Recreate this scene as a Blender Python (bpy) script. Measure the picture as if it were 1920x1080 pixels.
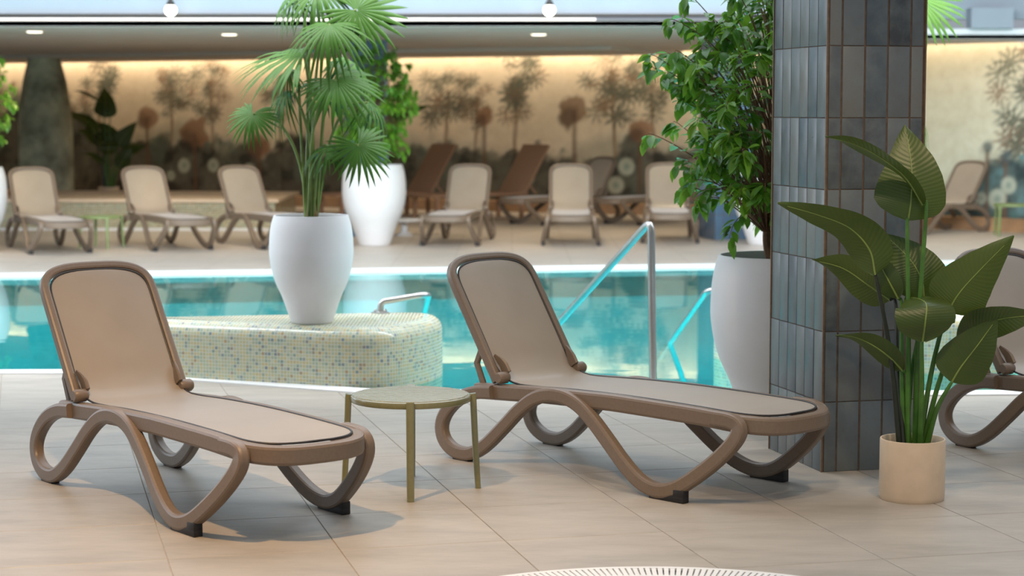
import bpy, bmesh, math, random
import numpy as np
from mathutils import Vector, Matrix, noise

random.seed(7)
for o in list(bpy.data.objects):
    bpy.data.objects.remove(o)
SC = bpy.context.scene
COL = SC.collection

# ---------------------------------------------------------------- camera
FPX, CAM_H, HOR = 3675.0, 1.545, 206.0
PITCH = math.atan((540 - HOR) / FPX)
cam_d = bpy.data.cameras.new('camera')
cam = bpy.data.objects.new('camera', cam_d)
COL.objects.link(cam)
cam.location = (0, 0, CAM_H)
cam.rotation_euler = (math.pi / 2 - PITCH, 0, 0)
cam_d.sensor_width = 36.0
cam_d.lens = 36.0 * FPX / 1920.0
cam_d.clip_end = 200
cam_d.dof.use_dof = True
cam_d.dof.focus_distance = 7.9
cam_d.dof.aperture_fstop = 3.0
SC.camera = cam

# ---------------------------------------------------------------- world, daylight, exposure
SC.view_settings.view_transform = 'Standard'
SC.view_settings.look = 'None'
SC.view_settings.gamma = 1.0
SC.view_settings.use_curve_mapping = False
SC.view_settings.exposure = 0.0
W = bpy.data.worlds.new('hall_ambient')
SC.world = W
W.use_nodes = True
W.node_tree.nodes['Background'].inputs[0].default_value = (0.80, 0.88, 1.0, 1)
W.node_tree.nodes['Background'].inputs[1].default_value = 0.40


def area(name, loc, target, sx, sy, energy, color, spread=math.pi):
    d = bpy.data.lights.new(name, 'AREA')
    d.shape = 'RECTANGLE'
    d.size, d.size_y = sx, sy
    d.energy = energy
    d.color = color
    d.spread = spread
    o = bpy.data.objects.new(name, d)
    COL.objects.link(o)
    o.location = loc
    o.rotation_euler = (Vector(target) - Vector(loc)).to_track_quat('-Z', 'Y').to_euler()
    return o


def spot(name, loc, target, energy, color, angle, radius=0.05, blend=0.5):
    d = bpy.data.lights.new(name, 'SPOT')
    d.energy = energy
    d.color = color
    d.spot_size = math.radians(angle)
    d.spot_blend = blend
    d.shadow_soft_size = radius
    o = bpy.data.objects.new(name, d)
    COL.objects.link(o)
    o.location = loc
    o.rotation_euler = (Vector(target) - Vector(loc)).to_track_quat('-Z', 'Y').to_euler()
    return o


WARM = (1.0, 0.70, 0.40)
# glazed roof over the pool and tall windows on the left of the hall
area('skylight', (0, 13.5, 6.0), (0, 13.51, 0), 16, 9, 1050, (0.82, 0.91, 1.0))
area('far_deck_fill', (0, 11.0, 4.3), (0, 22.5, 0.9), 14, 2.2, 1600, (0.94, 0.96, 1.0))  # added unseen fill light that brightens the far loungers and mural
area('window_daylight', (-11, 14, 3.0), (0, 12, 0.5), 10, 3.5, 380, (0.78, 0.89, 1.0))
# ceiling downlights over the near deck, with an added fill between them
spot('downlight_near', (-1.45, 5.9, 3.3), (-1.3, 7.0, 0), 430, (1.0, 0.62, 0.30), 80, 0.06, 0.9)
spot('middle_fill', (0.5, 5.6, 3.3), (0.5, 7.6, 0.3), 115, (1.0, 0.82, 0.62), 80, 0.08, 1.0)  # unseen warm spot added to brighten the middle lounger from the front
spot('downlight_right', (1.7, 6.0, 3.3), (1.6, 7.6, 0.4), 150, (1.0, 0.72, 0.45), 80, 0.10, 1.0)

# ---------------------------------------------------------------- helpers


def at(px, py, y):
    """world point on the ray through a photograph pixel, at depth y"""
    c, s = math.cos(PITCH), math.sin(PITCH)
    a, b = (px - 960) / FPX, (540 - py) / FPX
    r = Vector((a, c + b * s, -s + b * c))
    return Vector((0, 0, CAM_H)) + r * (y / r.y)


def obj(name, bm_or_me, mat, parent=None, smooth=True, kind=None, sharp=38):
    if isinstance(bm_or_me, bmesh.types.BMesh):
        me = bpy.data.meshes.new(name)
        bmesh.ops.recalc_face_normals(bm_or_me, faces=bm_or_me.faces)
        bm_or_me.to_mesh(me)
        bm_or_me.free()
    else:
        me = bm_or_me
    if smooth is not None:
        for p in me.polygons:
            p.use_smooth = smooth
        if smooth:
            try:
                me.set_sharp_from_angle(angle=math.radians(sharp))
            except Exception:
                pass
    if mat is not None:
        me.materials.clear()
        me.materials.append(mat)
    o = bpy.data.objects.new(name, me)
    COL.objects.link(o)
    if parent is not None:
        o.parent = parent
    if kind:
        o['kind'] = kind
    return o


def thing(name, label, cat, loc=(0, 0, 0), rz=0.0, group=None, scale=1.0):
    o = bpy.data.objects.new(name, None)
    COL.objects.link(o)
    o.location = loc
    o.rotation_euler = (0, 0, rz)
    o.scale = (scale, scale, scale)
    o.empty_display_size = 0.1
    tag(o, label, cat, group)
    return o


def tag(o, label, cat=None, group=None, kind=None):
    o['label'] = label
    if cat:
        o['category'] = cat
    if group:
        o['group'] = group
    if kind:
        o['kind'] = kind
    return o


def copy_tree(root, loc, rz, label, group=None, scale=None):
    r = root.copy()
    COL.objects.link(r)
    r.location = loc
    r.rotation_euler = (0, 0, rz)
    if scale:
        r.scale = (scale,) * 3
    r['label'] = label
    if group:
        r['group'] = group
    elif 'group' in r:
        del r['group']
    for ch in list(root.children):
        c = ch.copy()
        COL.objects.link(c)
        c.parent = r
        for g in list(ch.children):
            d = g.copy()
            COL.objects.link(d)
            d.parent = c
    return r


def add_box(bm, x0, x1, y0, y1, z0, z1, bevel=0.0, M=None):
    r = bmesh.ops.create_cube(bm, size=1.0)
    vs = r['verts']
    for v in vs:
        v.co = Vector(((x0 + x1) / 2 + v.co.x * (x1 - x0), (y0 + y1) / 2 + v.co.y * (y1 - y0),
                       (z0 + z1) / 2 + v.co.z * (z1 - z0)))
    if bevel > 0:
        es = list({e for v in vs for e in v.link_edges})
        g = bmesh.ops.bevel(bm, geom=es, offset=bevel, segments=2, profile=0.5, affect='EDGES')
        vs = list({v for f in g['faces'] for v in f.verts} | {v for v in vs if v.is_valid})
    if M is not None:
        for v in vs:
            v.co = M @ v.co
    return vs


def frames_of(pts, ref):
    """tangent, side, up for a polyline; ref = preferred side vector (or list)"""
    n = len(pts)
    out = []
    for i in range(n):
        a, b = pts[max(i - 1, 0)], pts[min(i + 1, n - 1)]
        t = (b - a).normalized()
        rf = ref[i] if isinstance(ref, list) else ref
        s = (rf - t * rf.dot(t))
        if s.length < 1e-6:
            s = t.orthogonal()
        s.normalize()
        u = s.cross(t).normalized()
        out.append((t, s, u))
    return out


def sweep(bm, pts, ref, section, cap=True, closed=False, scales=None):
    """section: list of (side, up) offsets"""
    pts = [Vector(p) for p in pts]
    fr = frames_of(pts, ref)
    if closed:
        n = len(pts)
        fr = []
        for i in range(n):
            t = (pts[(i + 1) % n] - pts[i - 1]).normalized()
            s = (ref - t * ref.dot(t)).normalized()
            fr.append((t, s, s.cross(t).normalized()))
    rings = []
    for i, (p, (t, s, u)) in enumerate(zip(pts, fr)):
        k = scales[i] if scales else 1.0
        rings.append([bm.verts.new(p + s * (a * k) + u * (b * k)) for a, b in section])
    m = len(section)
    rng = range(len(rings)) if closed else range(len(rings) - 1)
    for i in rng:
        A, B = rings[i], rings[(i + 1) % len(rings)]
        for j in range(m):
            bm.faces.new((A[j], A[(j + 1) % m], B[(j + 1) % m], B[j]))
    if cap and not closed:
        bm.faces.new(rings[0][::-1])
        bm.faces.new(rings[-1])
    return rings


def circle_section(r, n=8):
    return [(r * math.cos(2 * math.pi * k / n), r * math.sin(2 * math.pi * k / n)) for k in range(n)]


def rrect(w, h, r, seg=2):
    """rounded rectangle section"""
    pts = []
    for cx, cy, a0 in ((w / 2 - r, h / 2 - r, 0), (-w / 2 + r, h / 2 - r, 90), (-w / 2 + r, -h / 2 + r, 180), (w / 2 - r, -h / 2 + r, 270)):
        for k in range(seg + 1):
            a = math.radians(a0 + 90 * k / seg)
            pts.append((cx + r * math.cos(a), cy + r * math.sin(a)))
    return pts


def catmull(pts, n=6):
    P = [Vector(p) for p in pts]
    P = [P[0] * 2 - P[1]] + P + [P[-1] * 2 - P[-2]]
    out = []
    for i in range(1, len(P) - 2):
        for k in range(n):
            t = k / n
            a, b, c, d = P[i - 1], P[i], P[i + 1], P[i + 2]
            out.append(0.5 * ((2 * b) + (c - a) * t + (2 * a - 5 * b + 4 * c - d) * t * t + (3 * b - a - 3 * c + d) * t ** 3))
    out.append(P[-2].copy())
    return out


def tube(bm, pts, r, n=8, smooth_n=0, ref=None, scales=None, cap=True):
    if smooth_n:
        pts = catmull(pts, smooth_n)
    pts = [Vector(p) for p in pts]
    if ref is None:
        d = pts[-1] - pts[0]
        ref = Vector((1, 0, 0)) if abs(d.normalized().x) < 0.8 else Vector((0, 0, 1))
        d.normalize()
        ref = (Vector((0.37, 0.91, 0.17))).cross(d)
    return sweep(bm, pts, ref, circle_section(r, n), cap=cap, scales=scales)


def lathe(bm, prof, n=40, center=(0, 0, 0), cap_bottom=True, cap_top=False):
    cx, cy, cz = center
    rings = []
    for r, z in prof:
        rings.append([bm.verts.new((cx + r * math.cos(2 * math.pi * k / n), cy + r * math.sin(2 * math.pi * k / n), cz + z)) for k in range(n)])
    for A, B in zip(rings[:-1], rings[1:]):
        for j in range(n):
            bm.faces.new((A[j], A[(j + 1) % n], B[(j + 1) % n], B[j]))
    if cap_bottom:
        bm.faces.new(rings[0][::-1])
    if cap_top:
        bm.faces.new(rings[-1])
    return rings


def prism(bm, poly, z0, z1):
    lo = [bm.verts.new((p[0], p[1], z0)) for p in poly]
    hi = [bm.verts.new((p[0], p[1], z1)) for p in poly]
    n = len(poly)
    bm.faces.new(hi)
    bm.faces.new(lo[::-1])
    for i in range(n):
        bm.faces.new((lo[i], lo[(i + 1) % n], hi[(i + 1) % n], hi[i]))


# ---------------------------------------------------------------- materials
class NT:
    def __init__(self, name):
        self.m = bpy.data.materials.new(name)
        self.m.use_nodes = True
        self.t = self.m.node_tree
        self.b = self.t.nodes['Principled BSDF']
        self.out = self.t.nodes['Material Output']

    def n(self, typ, **kw):
        nd = self.t.nodes.new(typ)
        for k, v in kw.items():
            if k == 'inp':
                for kk, vv in v.items():
                    if isinstance(vv, bpy.types.NodeSocket):
                        self.t.links.new(vv, nd.inputs[kk])
                    else:
                        nd.inputs[kk].default_value = vv
            else:
                setattr(nd, k, v)
        return nd

    def link(self, a, b):
        self.t.links.new(a, b)

    def set(self, **kw):
        names = dict(color='Base Color', rough='Roughness', metal='Metallic', spec='Specular IOR Level', sheen='Sheen Weight', trans='Transmission Weight', coat='Coat Weight', normal='Normal', sub='Subsurface Weight', coatr='Coat Roughness', emit='Emission Color', estr='Emission Strength')
        for k, v in kw.items():
            s = self.b.inputs[names[k]]
            if isinstance(v, bpy.types.NodeSocket):
                self.link(v, s)
            elif k in ('color', 'emit'):
                s.default_value = (*v, 1)
            else:
                s.default_value = v
        return self

    def coord(self, which='Object'):
        return self.n('ShaderNodeTexCoord').outputs[which]

    def noise(self, scale, detail=3, rough=0.55, vec=None):
        nd = self.n('ShaderNodeTexNoise', inp={'Scale': scale, 'Detail': detail, 'Roughness': rough})
        self.link(vec if vec is not None else self.coord(), nd.inputs['Vector'])
        return nd.outputs['Fac']

    def ramp(self, fac, stops):
        nd = self.n('ShaderNodeValToRGB')
        e = nd.color_ramp.elements
        while len(e) < len(stops):
            e.new(0.5)
        for k, (p, c) in enumerate(stops):
            e[k].position = p
            e[k].color = (*c, 1)
        self.link(fac, nd.inputs['Fac'])
        return nd.outputs['Color']

    def bump(self, h, strength=0.2, dist=0.01):
        nd = self.n('ShaderNodeBump', inp={'Height': h, 'Strength': strength, 'Distance': dist})
        return nd.outputs['Normal']

    def math(self, op, a, b=None, c=None):
        nd = self.n('ShaderNodeMath', operation=op)
        for k, v in enumerate((a, b, c)):
            if v is None:
                continue
            if isinstance(v, bpy.types.NodeSocket):
                self.link(v, nd.inputs[k])
            else:
                nd.inputs[k].default_value = v
        return nd.outputs[0]

    def mix(self, fac, a, b, blend='MIX'):
        nd = self.n('ShaderNodeMix', data_type='RGBA', blend_type=blend)
        for idx, v in ((0, fac), (6, a), (7, b)):
            if isinstance(v, bpy.types.NodeSocket):
                self.link(v, nd.inputs[idx])
            elif idx == 0:
                nd.inputs[0].default_value = v
            else:
                nd.inputs[idx].default_value = (*v, 1)
        return nd.outputs[2]


def plain(name, color, rough=0.5, metal=0.0, nscale=0, namp=0.12, bump=0.0, **kw):
    T = NT(name)
    if nscale:
        f = T.noise(nscale, 4)
        c0 = tuple(max(0, c * (1 - namp)) for c in color)
        c1 = tuple(min(1, c * (1 + namp)) for c in color)
        T.set(color=T.ramp(f, [(0.3, c0), (0.7, c1)]))
        if bump:
            T.set(normal=T.bump(f, bump, 0.003))
    else:
        T.set(color=color)
    T.set(rough=rough, metal=metal, **kw)
    return T.m


M = {}
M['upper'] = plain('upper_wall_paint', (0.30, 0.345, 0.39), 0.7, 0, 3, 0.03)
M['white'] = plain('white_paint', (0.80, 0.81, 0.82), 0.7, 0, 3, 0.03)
M['soffit'] = plain('soffit_plaster', (0.55, 0.50, 0.45), 0.75, 0, 1.5, 0.05)
M['fascia'] = plain('fascia_plaster', (0.36, 0.33, 0.30), 0.6, 0, 2, 0.05)
M['frame'] = plain('lounger_resin', (0.180, 0.132, 0.093), 0.42, 0, 90, 0.06, 0.05, spec=0.5)
M['black'] = plain('black_rubber', (0.012, 0.011, 0.011), 0.6, 0, 60, 0.2)
M['piping'] = plain('dark_piping', (0.02, 0.018, 0.018), 0.5, 0, 60, 0.2)
M['olive'] = plain('olive_metal', (0.17, 0.165, 0.065), 0.40, 0, 60, 0.08, 0.03, coat=1.0, coatr=0.18)
M['slat'] = plain('slat_reflection_tint', (0.40, 0.42, 0.34), 0.40, 0, 60, 0.08, 0.03, coat=1.0, coatr=0.12)  # olive slats coloured paler, their grazing reflection put into the base colour
M['steel'] = plain('brushed_steel', (0.44, 0.43, 0.41), 0.36, 1.0, 30, 0.06)
M['planter'] = plain('planter_white', (0.68, 0.68, 0.68), 0.55, 0, 8, 0.02)
M['potbeige'] = plain('pot_beige', (0.66, 0.52, 0.37), 0.5, 0, 15, 0.05)
M['soil'] = plain('soil', (0.035, 0.022, 0.014), 0.95, 0, 40, 0.5, 0.5)
M['bark'] = plain('bark', (0.16, 0.085, 0.045), 0.85, 0, 25, 0.4, 0.5)
M['fibre'] = plain('palm_fibre', (0.20, 0.10, 0.05), 0.9, 0, 45, 0.5, 0.6)
M['stalk'] = plain('green_stalk', (0.06, 0.16, 0.02), 0.4, 0, 12, 0.3)
M['stalkdark'] = plain('dark_stalk', (0.018, 0.022, 0.012), 0.4, 0, 12, 0.3)
M['midrib'] = plain('leaf_midrib', (0.20, 0.27, 0.06), 0.45, 0, 12, 0.2)
M['petiole'] = plain('palm_petiole', (0.17, 0.24, 0.05), 0.45, 0, 12, 0.3)
M['grout'] = plain('floor_grout', (0.40, 0.35, 0.30), 0.85, 0, 30, 0.15)
M['colgrout'] = plain('column_grout', (0.115, 0.080, 0.055), 0.85, 0, 30, 0.25)
M['brass'] = plain('edge_trim', (0.17, 0.115, 0.07), 0.45, 0.3, 30, 0.2)
M['wood'] = plain('plinth_wood', (0.42, 0.25, 0.13), 0.6, 0, 6, 0.15)
M['brownweave'] = plain('brown_weave', (0.34, 0.19, 0.11), 0.7, 0, 120, 0.2, 0.4)
M['beigemetal'] = plain('beige_metal', (0.50, 0.44, 0.37), 0.45, 0, 40, 0.05)
M['greenmetal'] = plain('green_metal', (0.20, 0.27, 0.10), 0.45, 0, 40, 0.05)
M['darkmetal'] = plain('dark_metal', (0.05, 0.045, 0.04), 0.4, 0.6, 40, 0.1)
M['coping'] = plain('coping_white', (0.78, 0.78, 0.76), 0.45, 0, 20, 0.04)


def emit(name, color, strength):
    T = NT(name)
    f = T.noise(6, 2)
    T.set(color=(0.8, 0.8, 0.8), emit=T.ramp(f, [(0.2, tuple(c * 0.96 for c in color)), (0.8, color)]), estr=strength)
    return T.m


M['led'] = emit('led_strip', (1.0, 0.86, 0.64), 1.2)
M['bulb'] = emit('bulb_glow', (1.0, 0.93, 0.80), 7.0)
M['downlight'] = emit('downlight_glow', (1.0, 0.86, 0.66), 3.0)


def mat_sling():
    T = NT('sling_fabric')
    v = T.coord()
    f = T.noise(3.0, 3)
    col = T.ramp(f, [(0.3, (0.285, 0.232, 0.172)), (0.7, (0.325, 0.268, 0.203))])
    T.set(color=col, rough=0.40, spec=0.5, sheen=0.3)
    return T.m


M['sling'] = mat_sling()


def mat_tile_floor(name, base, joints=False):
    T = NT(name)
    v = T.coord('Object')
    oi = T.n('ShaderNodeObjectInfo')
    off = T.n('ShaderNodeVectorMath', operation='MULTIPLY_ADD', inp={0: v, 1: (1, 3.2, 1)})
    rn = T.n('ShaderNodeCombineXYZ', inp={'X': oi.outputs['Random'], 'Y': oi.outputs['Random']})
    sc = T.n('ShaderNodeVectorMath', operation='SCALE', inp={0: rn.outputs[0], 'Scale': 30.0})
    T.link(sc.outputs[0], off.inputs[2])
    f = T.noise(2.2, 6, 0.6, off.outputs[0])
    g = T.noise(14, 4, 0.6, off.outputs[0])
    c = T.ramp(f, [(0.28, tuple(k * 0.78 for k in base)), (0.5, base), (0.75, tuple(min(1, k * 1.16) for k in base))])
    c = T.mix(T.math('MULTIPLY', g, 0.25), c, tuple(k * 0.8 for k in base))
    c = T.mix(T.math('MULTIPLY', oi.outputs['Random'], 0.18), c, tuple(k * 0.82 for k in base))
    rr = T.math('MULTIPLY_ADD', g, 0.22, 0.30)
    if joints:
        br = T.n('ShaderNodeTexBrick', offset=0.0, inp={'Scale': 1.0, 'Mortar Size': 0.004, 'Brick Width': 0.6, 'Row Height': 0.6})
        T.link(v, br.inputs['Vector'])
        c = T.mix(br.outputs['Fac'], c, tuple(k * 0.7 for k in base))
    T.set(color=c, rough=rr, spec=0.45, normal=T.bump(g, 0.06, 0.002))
    return T.m


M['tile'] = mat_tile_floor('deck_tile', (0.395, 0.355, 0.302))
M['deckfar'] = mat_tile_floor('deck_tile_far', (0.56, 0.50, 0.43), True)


def mat_glaze():
    T = NT('column_glaze')
    oi = T.n('ShaderNodeObjectInfo')
    v = T.coord('Object')
    rn = T.n('ShaderNodeCombineXYZ', inp={'X': oi.outputs['Random'], 'Z': oi.outputs['Random']})
    sc = T.n('ShaderNodeVectorMath', operation='SCALE', inp={0: rn.outputs[0], 'Scale': 41.0})
    ad = T.n('ShaderNodeVectorMath', operation='ADD', inp={0: v, 1: sc.outputs[0]})
    f = T.noise(9, 6, 0.62, ad.outputs[0])
    g = T.noise(38, 3, 0.6, ad.outputs[0])
    base = T.ramp(oi.outputs['Random'], [(0.0, (0.050, 0.060, 0.068)), (0.25, (0.145, 0.165, 0.17)), (0.5, (0.068, 0.095, 0.115)), (0.75, (0.185, 0.185, 0.170)), (1.0, (0.10, 0.125, 0.14))])
    c = T.mix(T.ramp(f, [(0.40, (0, 0, 0)), (0.72, (0.65, 0.65, 0.65))]), base, (0.16, 0.195, 0.20))
    c = T.mix(T.ramp(g, [(0.55, (0, 0, 0)), (0.85, (0.5, 0.5, 0.5))]), c, (0.15, 0.105, 0.075))
    T.set(color=c, rough=T.math('MULTIPLY_ADD', f, 0.40, 0.16), spec=0.5, normal=T.bump(f, 0.22, 0.004))
    return T.m


M['glaze'] = mat_glaze()


def mat_far_column():
    T = NT('blue_column_tile')
    v = T.coord('Object')
    sep = T.n('ShaderNodeSeparateXYZ', inp={0: v})
    u = T.math('ADD', sep.outputs[0], sep.outputs[1])
    cv = T.n('ShaderNodeCombineXYZ', inp={'X': u, 'Y': sep.outputs[2]})
    br = T.n('ShaderNodeTexBrick', offset=0.0, inp={'Scale': 1.0, 'Mortar Size': 0.003, 'Brick Width': 0.1, 'Row Height': 0.3, 'Color1': (0.08, 0.16, 0.26, 1), 'Color2': (0.15, 0.22, 0.30, 1), 'Mortar': (0.15, 0.11, 0.08, 1), 'Vector': cv.outputs[0]})
    T.set(color=br.outputs['Color'], rough=0.25)
    return T.m


M['bluecol'] = mat_far_column()


def mat_mosaic(name, ramp_stops, size=0.02):
    T = NT(name)
    uv = T.coord('UV')
    sc = T.n('ShaderNodeVectorMath', operation='SCALE', inp={0: uv, 'Scale': 1.0 / size})
    fl = T.n('ShaderNodeVectorMath', operation='FLOOR', inp={0: sc.outputs[0]})
    fr = T.n('ShaderNodeVectorMath', operation='FRACTION', inp={0: sc.outputs[0]})
    wn = T.n('ShaderNodeTexWhiteNoise', noise_dimensions='3D', inp={'Vector': fl.outputs[0]})
    col = T.ramp(wn.outputs['Value'], ramp_stops)
    s = T.n('ShaderNodeSeparateXYZ', inp={0: fr.outputs[0]})
    dx = T.math('ABSOLUTE', T.math('SUBTRACT', s.outputs[0], 0.5))
    dy = T.math('ABSOLUTE', T.math('SUBTRACT', s.outputs[1], 0.5))
    edge = T.math('GREATER_THAN', T.math('MAXIMUM', dx, dy), 0.425)
    c = T.mix(edge, col, (0.52, 0.53, 0.44))
    T.set(color=c, rough=T.math('MULTIPLY_ADD', edge, 0.45, 0.16), spec=0.55, normal=T.bump(T.math('SUBTRACT', 1.0, edge), 0.3, 0.001))
    return T.m


M['mosaic'] = mat_mosaic('island_mosaic', [(0.0, (0.20, 0.27, 0.24)), (0.12, (0.38, 0.43, 0.30)), (0.35, (0.46, 0.44, 0.26)), (0.55, (0.48, 0.40, 0.21)), (0.7, (0.31, 0.38, 0.29)), (0.85, (0.48, 0.48, 0.34)), (0.94, (0.18, 0.23, 0.25)), (1.0, (0.42, 0.28, 0.13))])
M['mosaicgold'] = mat_mosaic('curb_mosaic', [(0.0, (0.30, 0.24, 0.12)), (0.4, (0.42, 0.34, 0.18)), (0.7, (0.30, 0.32, 0.20)), (1.0, (0.50, 0.42, 0.26))], 0.03)
M['poolfloor'] = plain('pool_liner', (0.05, 0.56, 0.58), 0.5, 0, 0.8, 0.2)
M['step'] = plain('pool_step', (0.35, 0.72, 0.78), 0.5, 0, 10, 0.05)
M['nosing'] = plain('step_nosing', (0.02, 0.16, 0.26), 0.5, 0, 10, 0.1)


def mat_water():
    T = NT('pool_water')
    T.t.nodes.remove(T.b)
    v = T.coord('Object')
    mp = T.n('ShaderNodeMapping', inp={'Vector': v, 'Scale': (1.0, 1.0, 1.0)})
    f = T.noise(1.4, 2, 0.5, mp.outputs[0])
    nb = T.bump(f, 0.05, 0.03)
    gl = T.n('ShaderNodeBsdfGlossy', inp={'Color': (0.86, 1.0, 1.0, 1), 'Roughness': 0.015, 'Normal': nb})
    tr = T.n('ShaderNodeBsdfTransparent', inp={'Color': (0.46, 0.93, 0.94, 1)})
    fz = T.n('ShaderNodeFresnel', inp={'IOR': 1.33, 'Normal': nb})
    mx = T.n('ShaderNodeMixShader', inp={0: fz.outputs[0], 1: tr.outputs[0], 2: gl.outputs[0]})
    T.link(mx.outputs[0], T.out.inputs['Surface'])
    return T.m


M['water'] = mat_water()


def mat_leaf(name, c0, c1, under, rough=0.35, veins=0, vscale=40.0, trans=0.0, spec=0.5):
    """UV: u along the leaf, v across (0..1, midrib at .5)"""
    T = NT(name)
    oi = T.n('ShaderNodeObjectInfo')
    f = T.noise(6, 3, 0.6)
    fac = T.math('ADD', T.math('MULTIPLY', f, 0.5), T.math('MULTIPLY', oi.outputs['Random'], 0.5))
    c = T.ramp(fac, [(0.25, c0), (0.75, c1)])
    geo = T.n('ShaderNodeNewGeometry')
    c = T.mix(geo.outputs['Backfacing'], c, under)
    if veins:
        uv = T.n('ShaderNodeSeparateXYZ', inp={0: T.coord('UV')})
        av = T.math('ABSOLUTE', T.math('SUBTRACT', uv.outputs[1], 0.5))
        ph = T.math('SUBTRACT', T.math('MULTIPLY', uv.outputs[0], vscale), T.math('MULTIPLY', av, vscale * 0.22))
        wv = T.math('SINE', T.math('MULTIPLY', ph, 6.283))
        T.set(normal=T.bump(wv, 0.16, 0.002))
        c = T.mix(T.math('MULTIPLY', T.math('ADD', wv, 1.0), 0.05), c, tuple(k * 0.55 for k in c0))
    T.set(color=c, rough=rough, spec=spec)
    if trans:
        tl = T.n('ShaderNodeBsdfTranslucent', inp={'Color': (*[min(1, k * 1.6) for k in c1], 1)})
        mx = T.n('ShaderNodeMixShader', inp={0: trans, 1: T.b.outputs[0], 2: tl.outputs[0]})
        T.link(mx.outputs[0], T.out.inputs['Surface'])
    return T.m


M['birdleaf'] = mat_leaf('bird_leaf', (0.032, 0.062, 0.009), (0.066, 0.100, 0.012), (0.055, 0.085, 0.018), 0.42, 1, 26.0, 0.10)
M['ficus'] = mat_leaf('ficus_leaf', (0.034, 0.145, 0.014), (0.190, 0.380, 0.030), (0.18, 0.36, 0.05), 0.33, 0, 1, 0.22)
M['palm'] = mat_leaf('palm_leaf', (0.005, 0.036, 0.016), (0.018, 0.078, 0.020), (0.06, 0.15, 0.016), 0.42, 0, 1, 0.08, 0.22)

# ================================================================= THE SETTING
U = Vector((0.970, 0.242, 0)).normalized()      # tile grid directions of the hall
V = Vector((-U.y, U.x, 0))
WATER_Z = -0.018
NEAR = [(-10.0, 11.30), (-2.45, 11.55), (-0.80, 10.74), (1.0, 10.60), (10.0, 11.0)]   # near rim of the pool
FARR = [(-10.0, 17.55), (-4.82, 18.39), (2.03, 19.53), (10.0, 20.9)]                  # far rim of the pool
WA, WB, WC = Vector((-10, 34.9, 0)), Vector((2.6, 28.9, 0)), Vector((9.5, 22.1, 0))    # back wall corners
TUB_C, TUB_R = Vector((0.455, 5.535, 0)), 0.97


def near_y(x):
    for (x0, y0), (x1, y1) in zip(NEAR[:-1], NEAR[1:]):
        if x0 <= x <= x1:
            return y0 + (y1 - y0) * (x - x0) / (x1 - x0)
    return 11.0


# near deck: grout bed with one tile object per tile
bm = bmesh.new()
prism(bm, [(-10, 1.0), (10, 1.0)] + NEAR[::-1], -0.30, -0.004)
floor = obj('floor', bm, M['grout'], smooth=False)
tag(floor, 'near pool deck of large beige stone tiles', None, None, 'structure')


def clip(poly, a, b):
    """keep the part of poly on the right of the line a->b"""
    nx, ny = (b[1] - a[1]), -(b[0] - a[0])
    out = []
    for i in range(len(poly)):
        p, q = poly[i], poly[(i + 1) % len(poly)]
        dp = (p[0] - a[0]) * nx + (p[1] - a[1]) * ny
        dq = (q[0] - a[0]) * nx + (q[1] - a[1]) * ny
        if dp >= 0:
            out.append(p)
        if (dp >= 0) != (dq >= 0):
            t = dp / (dp - dq)
            out.append((p[0] + (q[0] - p[0]) * t, p[1] + (q[1] - p[1]) * t))
    return out


TS, GAP = 0.60, 0.004
ORG = at(0, 0, 1) * 0 + Vector((-1.335, 7.24, 0))    # a joint crossing
full_tile = None
for i in range(-7, 12):
    for j in range(-8, 11):
        o = ORG + U * (i * TS) + V * (j * TS)
        q = [o + U * (GAP / 2) + V * (GAP / 2), o + U * (TS - GAP / 2) + V * (GAP / 2), o + U * (TS - GAP / 2) + V * (TS - GAP / 2), o + U * (GAP / 2) + V * (TS - GAP / 2)]
        c = o + (U + V) * (TS / 2)
        if c.y < 4.6 or c.y > 12.0 or abs(c.x) > 0.30 * c.y + 0.5:
            continue
        if (c - TUB_C).length < TUB_R - 0.45:
            continue
        poly = [(p.x, p.y) for p in q]
        cut = False
        for a, b in zip(NEAR[:-1], NEAR[1:]):
            if a[0] - 0.2 <= c.x <= b[0] + 0.2:
                n0 = len(poly)
                p2 = clip(poly, a, b)
                if p2 != poly:
                    cut = True
                poly = p2
        if len(poly) < 3:
            continue
        if not cut and full_tile is not None:
            t = bpy.data.objects.new('tile', full_tile)
            COL.objects.link(t)
            t.parent = floor
        else:
            bm = bmesh.new()
            prism(bm, [(p[0] - o.x, p[1] - o.y) for p in poly], -0.02, 0.0)
            es = [e for e in bm.edges if all(v.co.z > -0.001 for v in e.verts)]
            bmesh.ops.bevel(bm, geom=es, offset=0.0012, segments=1, affect='EDGES')
            t = obj('tile', bm, M['tile'], floor, smooth=False)
            if not cut:
                full_tile = t.data
        t.location = o

# far deck
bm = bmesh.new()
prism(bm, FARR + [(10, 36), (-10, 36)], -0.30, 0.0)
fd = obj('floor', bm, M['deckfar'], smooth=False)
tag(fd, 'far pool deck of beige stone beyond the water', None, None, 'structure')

# pool basin
bm = bmesh.new()
poly = NEAR + FARR[::-1]
lo = [bm.verts.new((p[0], p[1], -1.15)) for p in poly]
hi = [bm.verts.new((p[0], p[1], -0.012)) for p in poly]
bm.faces.new(lo)
for i in range(len(poly)):
    j = (i + 1) % len(poly)
    bm.faces.new((lo[i], lo[j], hi[j], hi[i]))
uvl = bm.loops.layers.uv.new('UVMap')
for f in bm.faces:
    for l in f.loops:
        l[uvl].uv = (l.vert.co.x + l.vert.co.y * 0.3, l.vert.co.y if abs(f.normal.z) > 0.5 else l.vert.co.z)
basin = obj('pool_basin', bm, M['poolfloor'], smooth=False)
tag(basin, 'aqua tiled pool basin below the water', None, None, 'structure')
bm = bmesh.new()
f = bm.faces.new([bm.verts.new((p[0], p[1], WATER_Z)) for p in poly])
f.normal_update()
if f.normal.z < 0:
    bmesh.ops.reverse_faces(bm, faces=[f])
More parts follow.
